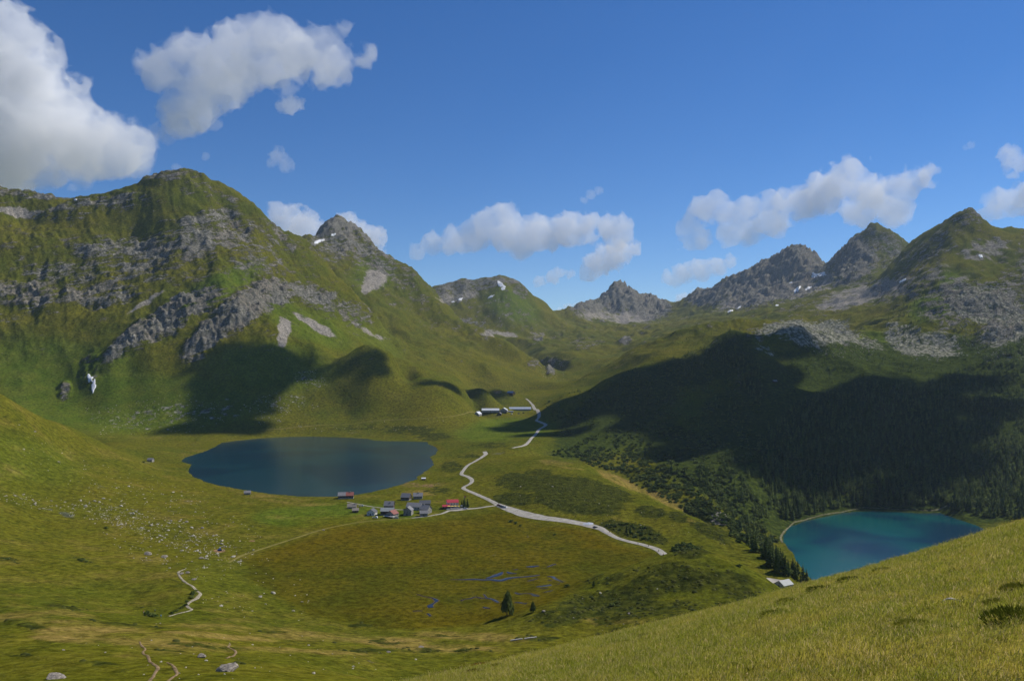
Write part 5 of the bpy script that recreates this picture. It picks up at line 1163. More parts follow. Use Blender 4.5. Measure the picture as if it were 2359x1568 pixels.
# logs lying on the lower slope
for (a, b_, ln, lab) in ((1190, 1474, .0, 'left of two bleached logs lying end to end on the lower meadow'), (1222, 1470, .0, 'right of two bleached logs lying end to end on the lower meadow')):
    p0 = hit(a - 14, b_ + 2, 280, 600); p1 = hit(a + 14, b_ - 2, 280, 600); d = p1 - p0; L = np.linalg.norm(d[:2]); nv = 10; V, F = [], []
    for k in range(5):
        c = p0 + d * k / 4; c[2] = ground_xy(np.array([c[0]]), np.array([c[1]]))[0] + .35
        for s in range(nv): an = 2 * math.pi * s / nv; V.append((c[0] + .34 * math.cos(an) * -d[1] / L, c[1] + .34 * math.cos(an) * d[0] / L, c[2] + .34 * math.sin(an) * (1 - .05 * k)))
    for k in range(4):
        for s in range(nv): F.append((k * nv + s, k * nv + (s + 1) % nv, (k + 1) * nv + (s + 1) % nv, (k + 1) * nv + s))
    F += [tuple(range(nv)), tuple(range(5 * nv - 1, 4 * nv - 1, -1))]
    o = mesh_obj('log', V, F, mat('bleached_wood', (.48, .45, .40), .85, .2, .25, 3)); tag(o, lab, 'log')

# ---------------------------------------------------------------- hikers (skinned bodies, 1.7 m)
SKIN = mat('skin', (.52, .33, .25), .6, .3)
def cloth(c): return mat('cloth_%02d%02d%02d' % tuple(int(v * 99) for v in c), c, .9, .1)
def person(lab, px, py, yaw, top, legs, dm, hat=None, pack=None, stride=.16, sc=1.0):
    q = hit(px, py, *dm); t = thing('person', lab, 'person', q + np.array([0, 0, .3]), math.radians(yaw)); t.scale = (sc,) * 3
    def skin_mesh(name, J, E, m, rads):
        me = bpy.data.meshes.new(name); me.from_pydata(J, E, []); o = bpy.data.objects.new(name, me); COL.objects.link(o); o.parent = t
        sk = o.modifiers.new('skin', 'SKIN'); sk.use_smooth_shade = True
        ly = me.skin_vertices[0] if me.skin_vertices else None
        if ly is None:
            bpy.context.view_layer.objects.active = o
            ly = me.skin_vertices[0]
        for i, r_ in enumerate(rads): ly.data[i].radius = (r_, r_); 
        ly.data[0].use_root = True
        o.modifiers.new('sub', 'SUBSURF').levels = 1; o.modifiers['sub'].render_levels = 1
        me.materials.append(m); return o
    s = stride
    J = [(0,0,.92),(0,0,1.12),(.02,0,1.36),(.03,0,1.47),(.05,0,1.56),(.06,0,1.66),
         (0,.10,.88),(s*.55,.10,.48),(s,.10,.06),(s+.13,.10,.03),(0,-.10,.88),(-s*.3,-.10,.48),(-s*1.1,-.10,.07),(-s*1.1+.12,-.10,.03),
         (.02,.19,1.38),(-.05,.24,1.12),(.06,.24,.90),(.10,.235,.82),(.02,-.19,1.38),(.02,-.24,1.12),(.16,-.23,.93),(.2,-.225,.86)]
    E = [(0,1),(1,2),(2,3),(3,4),(4,5),(0,6),(6,7),(7,8),(8,9),(0,10),(10,11),(11,12),(12,13),(2,14),(14,15),(15,16),(16,17),(2,18),(18,19),(19,20),(20,21)]
    rad = [.13,.125,.135,.055,.085,.075,.09,.062,.045,.03,.09,.062,.045,.03,.06,.045,.035,.03,.06,.045,.035,.03]
    b = skin_mesh('body', J, E, top, rad)
    lg = skin_mesh('trousers', [(0,0,.93),(0,.10,.86),(s*.55,.10,.48),(s,.10,.12),(0,-.10,.86),(-s*.3,-.10,.48),(-s*1.1,-.10,.12)], [(0,1),(1,2),(2,3),(0,4),(4,5),(5,6)], legs, [.15,.105,.075,.06,.105,.075,.06])
    hd = bmesh.new(); bmesh.ops.create_icosphere(hd, subdivisions=2, radius=.105); 
    for v_ in hd.verts: v_.co = (v_.co.x * .95 + .055, v_.co.y * .8, v_.co.z * 1.15 + 1.61)
    me = bpy.data.meshes.new('head'); hd.to_mesh(me); hd.free(); me.materials.append(SKIN); h = link('head', me, t)
    hr = bmesh.new(); bmesh.ops.create_icosphere(hr, subdivisions=2, radius=.115)
    for v_ in hr.verts: v_.co = (min(v_.co.x, .07) * .95 + .045, v_.co.y * .84, max(v_.co.z, -.02) * 1.15 + 1.63)
    me = bpy.data.meshes.new('hair'); hr.to_mesh(me); hr.free(); me.materials.append(hat or M_DOOR); link('hair' if not hat else 'hat', me, t)
    if pack: v, f = box((-.30, -.16, 1.02), (-.11, .16, 1.45)); mesh_obj('backpack', v, f, pack, t)
    return t
CR, CB, CK, CW, CT = cloth((.45, .03, .06)), cloth((.06, .30, .62)), cloth((.03, .03, .035)), cloth((.62, .62, .60)), cloth((.16, .13, .09))
person('hiker in red top and white trousers left of the dark path bush', 331, 1413, 20, CR, CW, (330, 600), None, None)
person('hiker in blue-grey top behind the dark path bush', 357, 1411, 40, cloth((.22, .30, .42)), CK, (330, 600))
person('hiker in bright blue top right of the dark path bush', 371, 1424, 0, CB, CT, (330, 600), None, CB)
person('hiker with red pack resting near the foot of the track', 545, 1279, 30, CB, CT, (450, 800), None, CR)
for k, (a, b_) in enumerate(((1404, 1227), (1470, 1254), (1494, 1259), (1517, 1271), (1528, 1281))):
    person(['walker on the road just right of the lone dark car', 'first walker on the lower road after the bend', 'second walker on the lower road, mid way', 'third walker on the lower road above the last bend', 'walker at the lower visible end of the gravel road'][k], a, b_, -40 + 200 * (k % 2), [CK, CB, CT, CK, CR][k], [CT, CK, CK, CT, CK][k], (480, 900))
person('hiker in red on the grass tip above the road stub', 1804, 1318, 100, CR, CK, (450, 800)); person('walker on the short road piece beyond the knoll', 1821, 1344, 60, CT, CK, (430, 800))


# ---------------------------------------------------------------- clouds: real closed bodies of droplets
_G3 = rng.normal(size=(4096, 3)).astype(np.float32); _G3 /= np.linalg.norm(_G3, axis=1, keepdims=True)
_GX, _GY, _GZ = [np.ascontiguousarray(_G3[:, k]) for k in range(3)]
_perm32 = _perm.astype(np.int32)
def perlin3(x_, y_, z_, seed):
    x_, y_, z_ = [np.asarray(t, np.float32) for t in (x_, y_, z_)]
    ix, iy, iz = [np.floor(t).astype(np.int32) for t in (x_, y_, z_)]
    fx, fy, fz = x_ - ix, y_ - iy, z_ - iz
    u, v, w = [t * t * (3 - 2 * t) for t in (fx, fy, fz)]
    hx = [_perm32[(ix + d + seed * 37) & 4095] for d in (0, 1)]
    def g(dx, dy, dz):
        h = _perm32[(_perm32[(hx[dx] + iy + dy) & 4095] + iz + dz) & 4095]
        return _GX[h] * (fx - dx) + _GY[h] * (fy - dy) + _GZ[h] * (fz - dz)
    l = lambda a, b, t: a + (b - a) * t
    return 1.5 * l(l(l(g(0,0,0), g(1,0,0), u), l(g(0,1,0), g(1,1,0), u), v), l(l(g(0,0,1), g(1,0,1), u), l(g(0,1,1), g(1,1,1), u), v), w)
def surface_nets(f, org, h):
    nx, ny, nz = f.shape; neg = f > 0
    cs = np.zeros((nx - 1, ny - 1, nz - 1, 3)); cn = np.zeros((nx - 1, ny - 1, nz - 1))
    corner = [(i, j, k) for i in (0, 1) for j in (0, 1) for k in (0, 1)]
    sl_ = lambda c: tuple(slice(c[d], f.shape[d] - 1 + c[d]) for d in range(3))
    for a in corner:
        for d in range(3):
            if a[d]: continue
            b = list(a); b[d] = 1; fa, fb = f[sl_(a)], f[sl_(b)]; cr = (fa > 0) != (fb > 0)
            t = np.where(cr, fa / np.where(cr, fa - fb, 1), 0)
            for e in range(3): cs[..., e] += np.where(cr, a[e] + (t if e == d else 0), 0)
            cn += cr
    act = cn > 0; idx = -np.ones(act.shape, np.int64); idx[act] = np.arange(act.sum())
    ii = np.argwhere(act); V = org + h * (ii + cs[act] / cn[act][:, None])
    F = []
    for d in range(3):
        o1, o2 = [e for e in range(3) if e != d]
        s0 = [slice(1, n_ - 1) for n_ in f.shape]; s1 = list(s0); s0[d] = slice(0, f.shape[d] - 1); s1[d] = slice(1, f.shape[d])
        a, b = neg[tuple(s0)], neg[tuple(s1)]; cr = np.argwhere(a != b); sign = a[a != b]
        base = cr.copy(); base[:, o1] += 1; base[:, o2] += 1
        def cell(d1, d2):
            c = base.copy(); c[:, o1] += d1; c[:, o2] += d2; return idx[c[:, 0], c[:, 1], c[:, 2]]
        q = np.stack([cell(-1, -1), cell(0, -1), cell(0, 0), cell(-1, 0)], 1)
        flip = sign ^ (d == 1)
        q[~flip] = q[~flip][:, ::-1]
        F.append(q)
    return V, np.concatenate(F)
mc = bpy.data.materials.new('cloud_droplets'); mc.use_nodes = True; nc = mc.node_tree.nodes; nc.remove(nc['Principled BSDF'])
def cloud_mat(name, dens):
    m = bpy.data.materials.new(name); m.use_nodes = True; nt = m.node_tree; nt.nodes.remove(nt.nodes['Principled BSDF'])
    pv = nt.nodes.new('ShaderNodeVolumePrincipled'); pv.inputs['Color'].default_value = (1, 1, 1, 1); pv.inputs['Density'].default_value = dens; pv.inputs['Anisotropy'].default_value = .12
    nt.links.new(pv.outputs[0], nt.nodes['Material Output'].inputs['Volume']); return m
def cloud(blobs, lab, dens, seed, res=104, rough=.8, group='cumulus clouds', world_=False, D=None, depth=.55, thin=1.0):
    """blobs: (column,row,radius) at distance D, or world (x,y,z,r)"""
    r = np.random.default_rng(seed); B = []
    for b in blobs:
        if world_: B.append(b)
        else:
            p = P(b[0], b[1], D); rr = b[2] / FV * D; B.append((p[0], p[1] + r.uniform(-.35, .35) * rr, p[2], rr))
    B = np.array(B); rm = B[:, 3].max(); lo = (B[:, :3] - B[:, 3:4] * 1.45).min(0); hi = (B[:, :3] + B[:, 3:4] * 1.45).max(0)
    h = (hi - lo).max() / res; n_ = np.ceil((hi - lo) / h).astype(int) + 1
    gx, gy, gz = np.meshgrid(*[lo[d] + h * np.arange(n_[d]) for d in range(3)], indexing='ij')
    f = np.full(gx.shape, -1e9)
    ref = np.median(B[:, 3])
    wx = .35 * ref * perlin3(gx / (1.3 * ref), gy / (1.3 * ref), gz / (1.3 * ref), seed); wz = .35 * ref * perlin3(gx / (1.3 * ref) + 31, gy / (1.3 * ref), gz / (1.3 * ref), seed + 5)
    for bx_, by_, bz_, br in B:
        dz = gz + wz - bz_; dz = np.where(dz < 0, dz * 1.15, dz)
        d = np.sqrt((gx + wx - bx_) ** 2 + ((gy - by_) / depth) ** 2 * .55 + dz ** 2)
        f = np.maximum(f, (br - d))
    amp = rough * ref; band = np.abs(f) < 1.5 * amp
    gx, gy, gz = gx[band], gy[band], gz[band]; nz_ = 0; a = 1.0; sc = 1.5 * ref
    for o_ in range(6):
        if sc < 1.5 * h: break
        v = perlin3(gx / sc + 7 * o_, gy / sc, gz / sc, seed + 11 + o_); nz_ = nz_ + a * (1 - 2.2 * np.abs(v) if o_ < 4 else v * 1.2); a *= .62; sc *= .47
    fb = f[band] + amp * (nz_ * .60 - .22)
    f[band] = fb
    f[[0, -1]] = -1; f[:, [0, -1]] = -1; f[:, :, [0, -1]] = -1
    o = None
    for k, iso in enumerate((0.0, .09) if dens.get('soft', True) else (0.0,)):
        V, F = surface_nets(f - iso * ref, lo, h)
        if not len(V): break
        me = fast_mesh('cloud', V, F, dens['m'][k]); me.polygons.foreach_set('use_smooth', np.ones(len(me.polygons), bool))
        if o is None: o = link('cloud', me); tag(o, lab, 'cloud', group)
        else: link('core', me, o)
    return o
def cloud_set(name, d): return {'m': [cloud_mat(name + s, d * q) for s, q in (('_rim', .30), ('_core', .70))]}
CM = cloud_set('cloud_droplets_thick', .0044); CM_FAR = cloud_set('cloud_droplets_far', .0036); CM_THIN = cloud_set('cloud_droplets_thin', .0024); CM_SHADE = {'soft': False, 'm': [cloud_mat('cloud_droplets_overhead', .07)]}
cloud([(20,230,100),(90,265,85),(60,330,95),(150,325,72),(195,350,62),(240,352,52),(288,348,40),(322,362,22),(-70,300,150),(-10,380,60),(100,372,45),(-120,200,120)], 'large grey-white cloud at the left edge above the big mountain', CM, 1, 96, D=6500)
cloud([(20,60,42),(45,110,55),(70,165,48),(110,190,26),(-30,120,70),(125,130,16)], 'thinner cloud wisp at the top left corner', cloud_set('cloud_droplets_medium', .005), 2, 80, .8, D=6400)
cloud([(380,165,44),(430,132,42),(485,145,62),(535,110,48),(562,88,34),(622,88,48),(662,110,46),(702,132,48),(742,150,38),(782,158,32),(822,140,20),(852,122,12),(768,92,18),(796,80,10),(735,105,24),(640,155,46),(560,178,50),(500,200,55),(450,232,52),(425,268,40),(468,258,36)], 'large white cloud in the upper left sky', CM, 3, 104, D=6000)
cloud([(400,290,26),(385,312,18),(360,300,14),(440,292,22),(490,285,16)], 'ragged thin trail under the large upper left cloud', CM_THIN, 4, 70, .9, D=6000)
cloud([(668,243,22),(648,246,12),(694,240,11)], 'small lone puff below the large upper left cloud', cloud_set('cloud_droplets_puff', .006), 5, 54, .7, D=6000)
cloud([(640,362,18),(658,380,15),(625,375,8)], 'faint puff above the saddle of the left mountains', CM_THIN, 6, 50, .8, D=7000)
cloud([(475,360,11),(405,388,14),(165,432,12)], 'faint wisps just over the left mountain', CM_THIN, 7, 60, .8, D=8000)
cloud([(640,502,22),(665,512,32),(700,530,36),(735,548,26)], 'white cloud rising behind the saddle of the left mountains', CM_FAR, 8, 60, D=11000)
cloud([(795,518,22),(820,540,24),(850,552,28),(872,545,14),(860,575,14)], 'white cloud behind the pointed second mountain', cloud_set('cloud_droplets_soft', .005), 9, 60, D=11000)
cloud([(955,580,10),(1000,562,18),(1040,556,25),(1090,548,32),(1122,520,30),(1160,500,28),(1172,540,40),(1232,538,40),(1272,545,34),(1312,528,36),(1352,526,34),(1400,530,28),(1430,524,22),(1200,568,26),(1425,552,26)], 'long white cloud over the middle of the valley', CM_FAR, 10, 104, D=11000)
cloud([(1402,600,30),(1372,612,26),(1430,582,24),(1456,575,14),(1352,632,12)], 'tilted cloud below the right end of the long middle one', CM_FAR, 11, 66, D=12500)
cloud([(1272,640,15),(1242,648,11),(1286,630,12),(1312,632,10)], 'small cloud over the valley head', CM_FAR, 12, 54, D=13500)
cloud([(1592,522,24),(1622,482,28),(1652,462,20),(1612,550,20),(1580,560,11),(1682,492,27),(1722,482,25),(1772,472,25),(1812,466,25),(1684,540,24),(1722,530,31),(1782,512,34),(1852,472,40),(1892,450,43),(1932,422,40),(1962,402,32),(1982,386,13),(1992,450,40),(2042,460,40),(2082,432,30),(2112,412,26),(2136,406,20),(1982,490,33),(2062,490,34)], 'large white cloud above the right-hand peaks', CM_FAR, 13, 112, D=9500)
cloud([(1542,640,14),(1572,632,22),(1612,622,24),(1652,613,20),(1682,600,13),(1560,646,14)], 'flat cloud beneath the large right-hand one', CM_FAR, 14, 70, D=12000)
cloud([(1575,692,14),(1602,682,14),(1625,690,10)], 'low cloud behind the foot of the far ridge', CM_FAR, 15, 44, D=14500)
cloud([(1310,712,12),(1330,708,9),(1290,716,8)], 'low cloud behind the saddle at the valley head', CM_FAR, 16, 40, D=15000)
cloud([(2330,358,22),(2346,380,18),(2322,388,9),(2334,402,8),(2400,360,30)], 'white cloud at the right edge, upper of two', CM_FAR, 17, 60, D=9000)
cloud([(2265,494,15),(2308,468,26),(2350,456,36),(2410,450,55),(2460,455,50)], 'white cloud at the right edge, behind the nearest peak', CM_FAR, 18, 60, D=9000)
cloud([(2236,335,8),(2225,340,5)], 'tiny puff left of the upper right-edge cloud', CM_THIN, 19, 36, .8, D=9000)
cloud([(1362,450,10),(1380,440,8),(1345,462,7)], 'faint wisp above the long middle cloud', CM_THIN, 20, 44, .9, D=11000)
cloud([(20,428,26),(55,434,18)], 'pale cloud peeping over the left skyline', CM_FAR, 21, 44, D=9500)

# clouds overhead, out of the picture, whose shadows lie on the slopes
def overhead(shadow, lab, seed, zc=1700.0, flat=.45, res=64):
    B = []
    for px, py, r_, dm, dx_ in shadow:
        g = hit(px, py, dm, dx_); t = (zc - g[2]) / sun_vec.z
        c = Vector(g) + sun_vec * t; B.append((c.x, c.y, c.z, r_))
    return cloud(B, lab, CM_SHADE, seed, res, .42, 'clouds overhead casting shadows', True)
overhead([(1300,935,70,1300,2200),(1360,915,90,1300,2200),(1430,890,100,1300,2200),(1500,870,100,1300,2200),(1570,880,105,1300,2200),(1640,880,105,1300,2200),(1600,940,95,1300,2200),(1690,950,110,1000,2200),(1700,1010,90,1000,2200),(1780,1000,105,1000,2200),(1690,810,60,1500,2200),(1800,790,62,1500,2200),(1740,850,70,1500,2200)], 'broad cloud overhead shading the wooded spur', 31, res=72)
overhead([(1850,985,80,1000,2200),(1930,945,85,1000,2200),(1880,1050,80,1000,2200),(1960,1020,90,1000,2200),(2040,960,85,1000,2200),(2040,1040,70,1000,2200),(2120,920,75,1000,2200),(2110,990,70,1000,2200),(2000,890,60,1000,2200),(2220,890,55,1000,2200),(1800,1080,60,1000,2200),(2210,1000,45,1000,2200),(2180,1080,42,1000,2200),(2300,950,45,1000,2200),(2080,1120,45,1000,2200)], 'broad cloud overhead shading the wood above the lower lake', 32, res=72)
overhead([(520,815,34,1400,2200),(560,835,55,1400,2200),(610,850,66,1400,2200),(650,845,50,1400,2200),(565,890,64,1400,2200),(540,940,60,1400,2000),(500,980,48,1400,2000),(440,985,34,1400,2000),(560,985,40,1400,2000),(690,865,26,1400,2200)], 'cloud overhead shading the foot of the big mountain', 33, res=56)
overhead([(858,825,30,1600,2200),(872,850,26,1600,2200),(795,848,18,1600,2200)], 'small cloud overhead shading the first moraine knoll', 34, res=40)
overhead([(985,882,22,1600,2200),(1040,892,32,1600,2200),(1095,900,38,1600,2400),(1150,905,28,1600,2400)], 'small cloud overhead shading the second moraine knoll', 35, res=48)
overhead([(1200,985,50,1300,2000),(1240,985,50,1300,2000),(1270,1000,50,1200,2000)], 'small cloud overhead shading the pasture by the zigzag road', 36, res=40)

# ---------------------------------------------------------------- air
v, f = box((-11500, -400, -90), (11500, 9600, 1010)); M_HAZE = bpy.data.materials.new('thin_mountain_air'); M_HAZE.use_nodes = True; nt = M_HAZE.node_tree; nt.nodes.remove(nt.nodes['Principled BSDF'])
pv = nt.nodes.new('ShaderNodeVolumePrincipled'); pv.inputs['Color'].default_value = (.62, .78, 1.0, 1); pv.inputs['Density'].default_value = .000025; pv.inputs['Anisotropy'].default_value = .2
nt.links.new(pv.outputs[0], nt.nodes['Material Output'].inputs['Volume'])
hz = mesh_obj('haze', v, f, M_HAZE); hz['kind'] = 'stuff'; hz['label'] = 'thin blue mountain air'

# ---------------------------------------------------------------- foreground grass
def blade_tuft(seed, nb, hmin, hmax, rad, wid, straw):
    r = np.random.default_rng(seed); V, F, T = [], [], []
    for b in range(nb):
        a = r.uniform(0, 6.28); d0 = rad * math.sqrt(r.random()); bx_, by_ = d0 * math.cos(a), d0 * math.sin(a)
        h = r.uniform(hmin, hmax); la = r.uniform(0, 6.28); ln = h * r.uniform(.3, 1.7); w = wid * r.uniform(.7, 1.3); sx, sy = -math.sin(la) * w, math.cos(la) * w
        dx, dy = math.cos(la) * ln, math.sin(la) * ln; n0 = len(V)
        V += [(bx_ - sx, by_ - sy, -.02), (bx_ + sx, by_ + sy, -.02), (bx_ + dx * .35 + sx * .8, by_ + dy * .35 + sy * .8, h * .6), (bx_ + dx * .35 - sx * .8, by_ + dy * .35 - sy * .8, h * .6), (bx_ + dx, by_ + dy, h)]
        F += [(n0, n0 + 1, n0 + 2), (n0, n0 + 2, n0 + 3), (n0 + 3, n0 + 2, n0 + 4)]; tn = 1.0 if r.random() < straw else r.random() * .6; T += [tn] * 5
    return V, F, T
def grass_mat():
    m, nt, b = new_mat('meadow_grass'); N = NB(nt); t = N.n('ShaderNodeAttribute', attribute_name='tone').outputs['Fac']; rn = N.n('ShaderNodeObjectInfo').outputs['Random']; pos = N.n('ShaderNodeNewGeometry').outputs['Position']
    patch = N.noise(pos, .55, 5, .65)
    g = N.mix(N.ramp(patch, .38, .64), (.330, .350, .036), (.530, .450, .072)); g = N.mix(N.ramp(N.noise(pos, .16, 3, .55), .46, .62, 0, .6), g, (.270, .310, .034)); g = N.mix(N.ramp(N.noise(pos, 1.7, 4, .7), .52, .68, 0, .8), g, (.135, .165, .018)); g = N.mix(N.math('MULTIPLY', rn, .5), g, (.250, .265, .028)); g = N.mix(N.ramp(t, .62, .98), g, (.66, .52, .22))
    N.link(g, b.inputs['Base Color']); b.inputs['Roughness'].default_value = .7; b.inputs['Specular IOR Level'].default_value = .08
    tr = N.n('ShaderNodeBsdfTranslucent'); N.link(g, tr.inputs['Color']); mx = N.n('ShaderNodeMixShader'); mx.inputs[0].default_value = .45; N.link(b.outputs[0], mx.inputs[1]); N.link(tr.outputs[0], mx.inputs[2]); N.link(mx.outputs[0], nt.nodes['Material Output'].inputs['Surface'])
    return m
M_GRASS = grass_mat()
TUFTS = []
for k, (nb, h0, h1, rd, wd, st) in enumerate(((64, .018, .060, .20, .0030, .14), (64, .016, .052, .20, .0030, .09), (56, .02, .070, .20, .0027, .28), (64, .014, .045, .20, .0036, .05), (34, .03, .10, .19, .0024, .42))):
    V, F, T = blade_tuft(700 + k, nb, h0, h1, rd, wd, st); me = fast_mesh('grass_tuft', V, F, M_GRASS, {'tone': T}); TUFTS.append(bpy.data.objects.new('grass_tuft', me))
R3 = np.random.default_rng(99)
gp = []
for (y0, y1, dens_, sc) in ((3.0, 9, 95, .9), (9, 16, 74, 1.0), (16, 26, 44, 1.15), (26, 40, 22, 1.4), (40, 56, 7, 1.7)):
    xa, xb = -.25 * y1 - 3, .80 * y1 + 3; n_ = int((xb - xa) * (y1 - y0) * dens_); xx = R3.uniform(xa, xb, n_); yy = R3.uniform(y0, y1, n_)
    k_ = (xx / yy > -.34) & (xx / yy < .95); gp.append(np.column_stack([xx[k_], yy[k_], np.full(k_.sum(), sc)]))
gp = np.concatenate(gp); gz3 = hill_z(gp[:, 0], gp[:, 1])
thick = .75 + .5 * (fbm(gp[:, 0], gp[:, 1], 2.2, 3, 88) * .5 + .5)
me = bpy.data.meshes.new('grass'); me.vertices.add(len(gp)); me.vertices.foreach_set('co', np.column_stack([gp[:, 0], gp[:, 1], gz3]).astype(np.float32).ravel())
at = me.attributes.new('scl', 'FLOAT', 'POINT'); at.data.foreach_set('value', (gp[:, 2] * thick * R3.uniform(.75, 1.25, len(gp))).astype(np.float32))
at = me.attributes.new('rot', 'FLOAT_VECTOR', 'POINT'); rv = np.column_stack([R3.normal(0, .18, len(gp)), R3.normal(0, .18, len(gp)), R3.uniform(0, 6.28, len(gp))]); at.data.foreach_set('vector', rv.astype(np.float32).ravel())
at = me.attributes.new('pick', 'INT', 'POINT'); at.data.foreach_set('value', R3.choice(5, len(gp), p=[.3, .25, .2, .15, .1]).astype(np.int32))
GR = link('grass', me); GR['kind'] = 'stuff'; GR['label'] = 'short dry alpine grass covering the foreground slope'
ng = bpy.data.node_groups.new('grass_nodes', 'GeometryNodeTree'); ng.interface.new_socket('Geometry', in_out='INPUT', socket_type='NodeSocketGeometry'); ng.interface.new_socket('Geometry', in_out='OUTPUT', socket_type='NodeSocketGeometry')
gi = ng.nodes.new('NodeGroupInput'); go = ng.nodes.new('NodeGroupOutput'); ip = ng.nodes.new('GeometryNodeInstanceOnPoints'); jn = ng.nodes.new('GeometryNodeJoinGeometry'); m2p = ng.nodes.new('GeometryNodeMeshToPoints')
for tu in reversed(TUFTS):
    oi = ng.nodes.new('GeometryNodeObjectInfo'); oi.inputs['Object'].default_value = tu; oi.inputs['As Instance'].default_value = True; ng.links.new(oi.outputs['Geometry'], jn.inputs[0])
def named(nm, typ):
    n_ = ng.nodes.new('GeometryNodeInputNamedAttribute'); n_.data_type = typ; n_.inputs['Name'].default_value = nm; return n_.outputs['Attribute']
ng.links.new(gi.outputs[0], m2p.inputs['Mesh']); ng.links.new(m2p.outputs[0], ip.inputs['Points']); ng.links.new(jn.outputs[0], ip.inputs['Instance']); ip.inputs['Pick Instance'].default_value = True
ng.links.new(named('pick', 'INT'), ip.inputs['Instance Index']); ng.links.new(named('rot', 'FLOAT_VECTOR'), ip.inputs['Rotation']); ng.links.new(named('scl', 'FLOAT'), ip.inputs['Scale']); ng.links.new(ip.outputs[0], go.inputs[0])
md = GR.modifiers.new('grass', 'NODES'); md.node_group = ng
print('grass tufts', len(gp))

# low shrubs, stalks and bits on the foreground slope
def hill_hit(px, py):
    u = (px - CXV) / FV; t = (HZV - py) / FV; D = np.arange(2.5, 70, .05); zz = hill_z(u * D, D); k = np.nonzero(zz >= CAM_H + t * D)[0]
    d = D[k[0]] if len(k) else D[int(np.argmax((zz - CAM_H) / D))]
    return np.array([u * d, d, float(hill_z(np.array([u * d]), np.array([d]))[0])])
M_JUN = foliage_mat('juniper_needles', (.130, .150, .018), (.270, .270, .036)); M_ORG = foliage_mat('autumn_bilberry', (.085, .095, .014), (.230, .105, .018)); M_GRN = foliage_mat('green_herbs', (.060, .090, .016), (.120, .140, .026))
def sprig_bush(seed, n_=420, h=.5, size=.055):
    r = np.random.default_rng(seed); V, F = [], []
    for i in range(n_):
        a = r.uniform(0, 6.28); d = math.sqrt(r.random()); p = np.array([d * math.cos(a), d * math.sin(a), h * (1 - d * d) * r.uniform(.35, 1.05)])
        nd = np.array([math.cos(a) * d * .8 + r.normal() * .35, math.sin(a) * d * .8 + r.normal() * .35, .8]); nd /= np.linalg.norm(nd); sd = np.cross(nd, r.normal(size=3)); sd /= np.linalg.norm(sd)
        s = size * r.uniform(.7, 1.5); n0 = len(V); V += [p - sd * s * .3, p + sd * s * .3, p + nd * s * 2.4]; F.append((n0, n0 + 1, n0 + 2))
        n0 = len(V); sd2 = np.cross(nd, sd); V += [p - sd2 * s * .3, p + sd2 * s * .3, p + nd * s * 2.2]; F.append((n0, n0 + 1, n0 + 2))
    return np.array(V), np.array(F)
JU = [fast_mesh('juniper', *sprig_bush(s, 900, .42), M_JUN) for s in (1, 2)]; OR = [fast_mesh('bilberry', *sprig_bush(s, 520, .5, .07), M_ORG) for s in (3, 4)]; HB = [fast_mesh('herbs', *sprig_bush(s, 420, .6, .08), M_GRN) for s in (5, 6)]
stem_m = fast_mesh('stems', np.array([(.0, .0, -.1), (.02, 0, -.1), (.3, .1, .3), (-.25, .12, .3), (.05, -.3, .28)]), np.array([(0, 1, 2), (0, 1, 3), (0, 1, 4)]), M_BARK)
def low_shrub(name, meshes, px, py, r_, lab, cat, k):
    q = hill_hit(px, py); s = r_ / FV * q[1]; t = thing(name, lab, cat, q - np.array([0, 0, .03]), k * 1.7); c = link('foliage', meshes[k % 2], t); c.scale = (s, s, s * (1.05 if px > 2280 else .62)); b = link('stem', stem_m, t); b.scale = (s, s, s * .6)
for k, a in enumerate([(2345, 1430, 75, 'big dark juniper at the right edge of the foreground slope'), (2300, 1390, 34, 'smaller juniper left of the big one at the right edge'), (2356, 1360, 46, 'juniper behind the big one at the right edge'), (1905, 1362, 46, 'juniper mat on the upper foreground slope below the lake'), (1975, 1340, 44, 'juniper mat right of its twin on the upper slope'), (1830, 1388, 40, 'juniper mat nearest the road building on the slope crest'), (1800, 1418, 46, 'juniper mat left of the two upper mats'), (2050, 1316, 36, 'highest juniper mat just under the slope crest'), (1760, 1545, 44, 'low dark juniper near the bottom edge'), (1660, 1555, 30, 'small juniper left of the low dark one at the bottom'), (2120, 1440, 56, 'dull green low shrub in mid slope'), (2060, 1425, 36, 'small dull shrub left of the mid-slope one'), (1500, 1466, 30, 'tiny juniper on the crest line left'), (1450, 1480, 24, 'leftmost juniper tuft on the crest line'), (1980, 1290, 20, 'bright green tuft standing up on the slope crest')]):
    low_shrub('juniper_shrub', JU if k != 14 else HB, *a[:3], a[3], 'shrub', k)
for k, a in enumerate([(1110, 1528, 30, 'orange bilberry shrub right of centre at the bottom'), (1070, 1522, 26, 'orange bilberry shrub in the middle of the bottom clump'), (1150, 1534, 22, 'orange bilberry shrub at the right end of the bottom clump'), (1030, 1535, 24, 'reddish bilberry shrub at the left of the bottom clump'), (1095, 1548, 24, 'orange bilberry shrub nearest the viewer')]):
    low_shrub('bilberry_shrub', OR, *a[:3], a[3], 'shrub', k)
for k, a in enumerate([(985, 1548, 26, 'green herb clump left of the orange shrubs'), (955, 1556, 22, 'leftmost green herb clump at the bottom edge'), (1015, 1558, 24, 'green herb clump in front of the orange shrubs')]):
    low_shrub('herb_clump', HB, *a[:3], a[3], 'plant', k)
M_STRAW = mat('dry_straw', (.44, .36, .17), .8, .2)
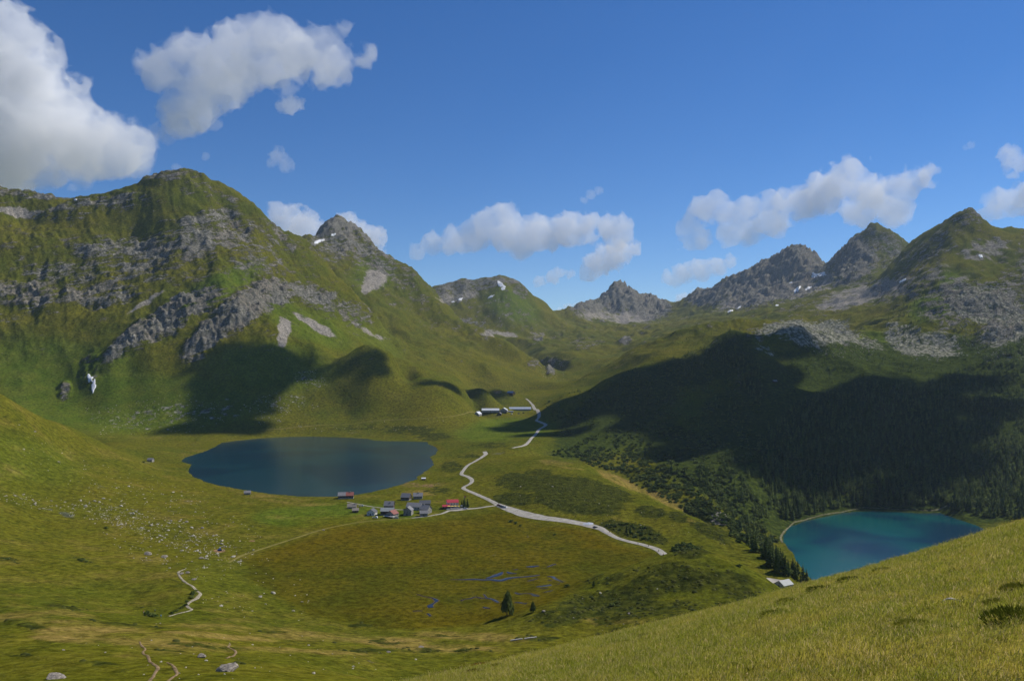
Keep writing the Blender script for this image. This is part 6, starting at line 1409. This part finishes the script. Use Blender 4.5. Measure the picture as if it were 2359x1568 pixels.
def stalk(px, py, dx_, dy_, lab, bend=.0):
    q = hill_hit(px, py); L = 1 / FV * q[1]; V, F = [], []
    for k in range(5):
        t = k / 4; c = q + np.array([dx_ * L * t, 0, -dy_ * L * t + bend * L * t * (1 - t)]); w = .0045 * (1 - .5 * t)
        V += [(c[0] - w, c[1], c[2]), (c[0] + w * .5, c[1] + w, c[2]), (c[0] + w * .5, c[1] - w, c[2])]
    for k in range(4):
        for s in range(3): F.append((k * 3 + s, k * 3 + (s + 1) % 3, (k + 1) * 3 + (s + 1) % 3, (k + 1) * 3 + s))
    tag(mesh_obj('dry_stalk', V, F, M_STRAW), lab, 'stalk')
for a in [(2294,1457,-38,-62,'long dry grass stalk leaning left beside the big juniper',10),(2254,1490,72,-44,'bent dry stalk lying rightwards below the juniper',8),(2120,1444,52,-10,'nearly flat pale stalk in mid slope',6),(2230,1410,30,-44,'pale stalk leaning right above the reddish patch',6),(2110,1500,46,-30,'pale stalk leaning right in the lower slope',6),(1690,1450,-26,-40,'thin stalk standing on the lower crest',4),(2140,1590,60,-30,'pale stalk near the bottom edge at right',6),(1640,1590,40,-30,'pale stalk at the bottom edge in the middle',6),(1075,1535,-6,-36,'white dead twig standing among the orange shrubs',2),(1062,1520,22,-18,'short pale twig leaning over the orange shrubs',2),(1840,1300,2,-20,'single stalk against the lower lake',2),(2008,1275,4,-16,'flower stalk on the slope crest against the water',2)]: stalk(*a)
q = hill_hit(2192, 1392); V, F = [], []
for k in range(7):
    t = k / 6; c = q + np.array([(-.5 + t) * 46 / FV * q[1], .03 * math.sin(5 * t), .035 + .05 * math.sin(t * 3.1)]); w = .016 * (1 - .4 * abs(2 * t - 1))
    V += [(c[0], c[1] - w, c[2] - w), (c[0], c[1] + w, c[2] - w), (c[0], c[1], c[2] + w)]
for k in range(6):
    for s in range(3): F.append((k * 3 + s, k * 3 + (s + 1) % 3, (k + 1) * 3 + (s + 1) % 3, (k + 1) * 3 + s))
tag(mesh_obj('bleached_branch', V, F, mat('bleached_wood', (.48, .45, .40)), smooth_=True), 'short bleached branch lying in the grass left of the reddish patch', 'branch')
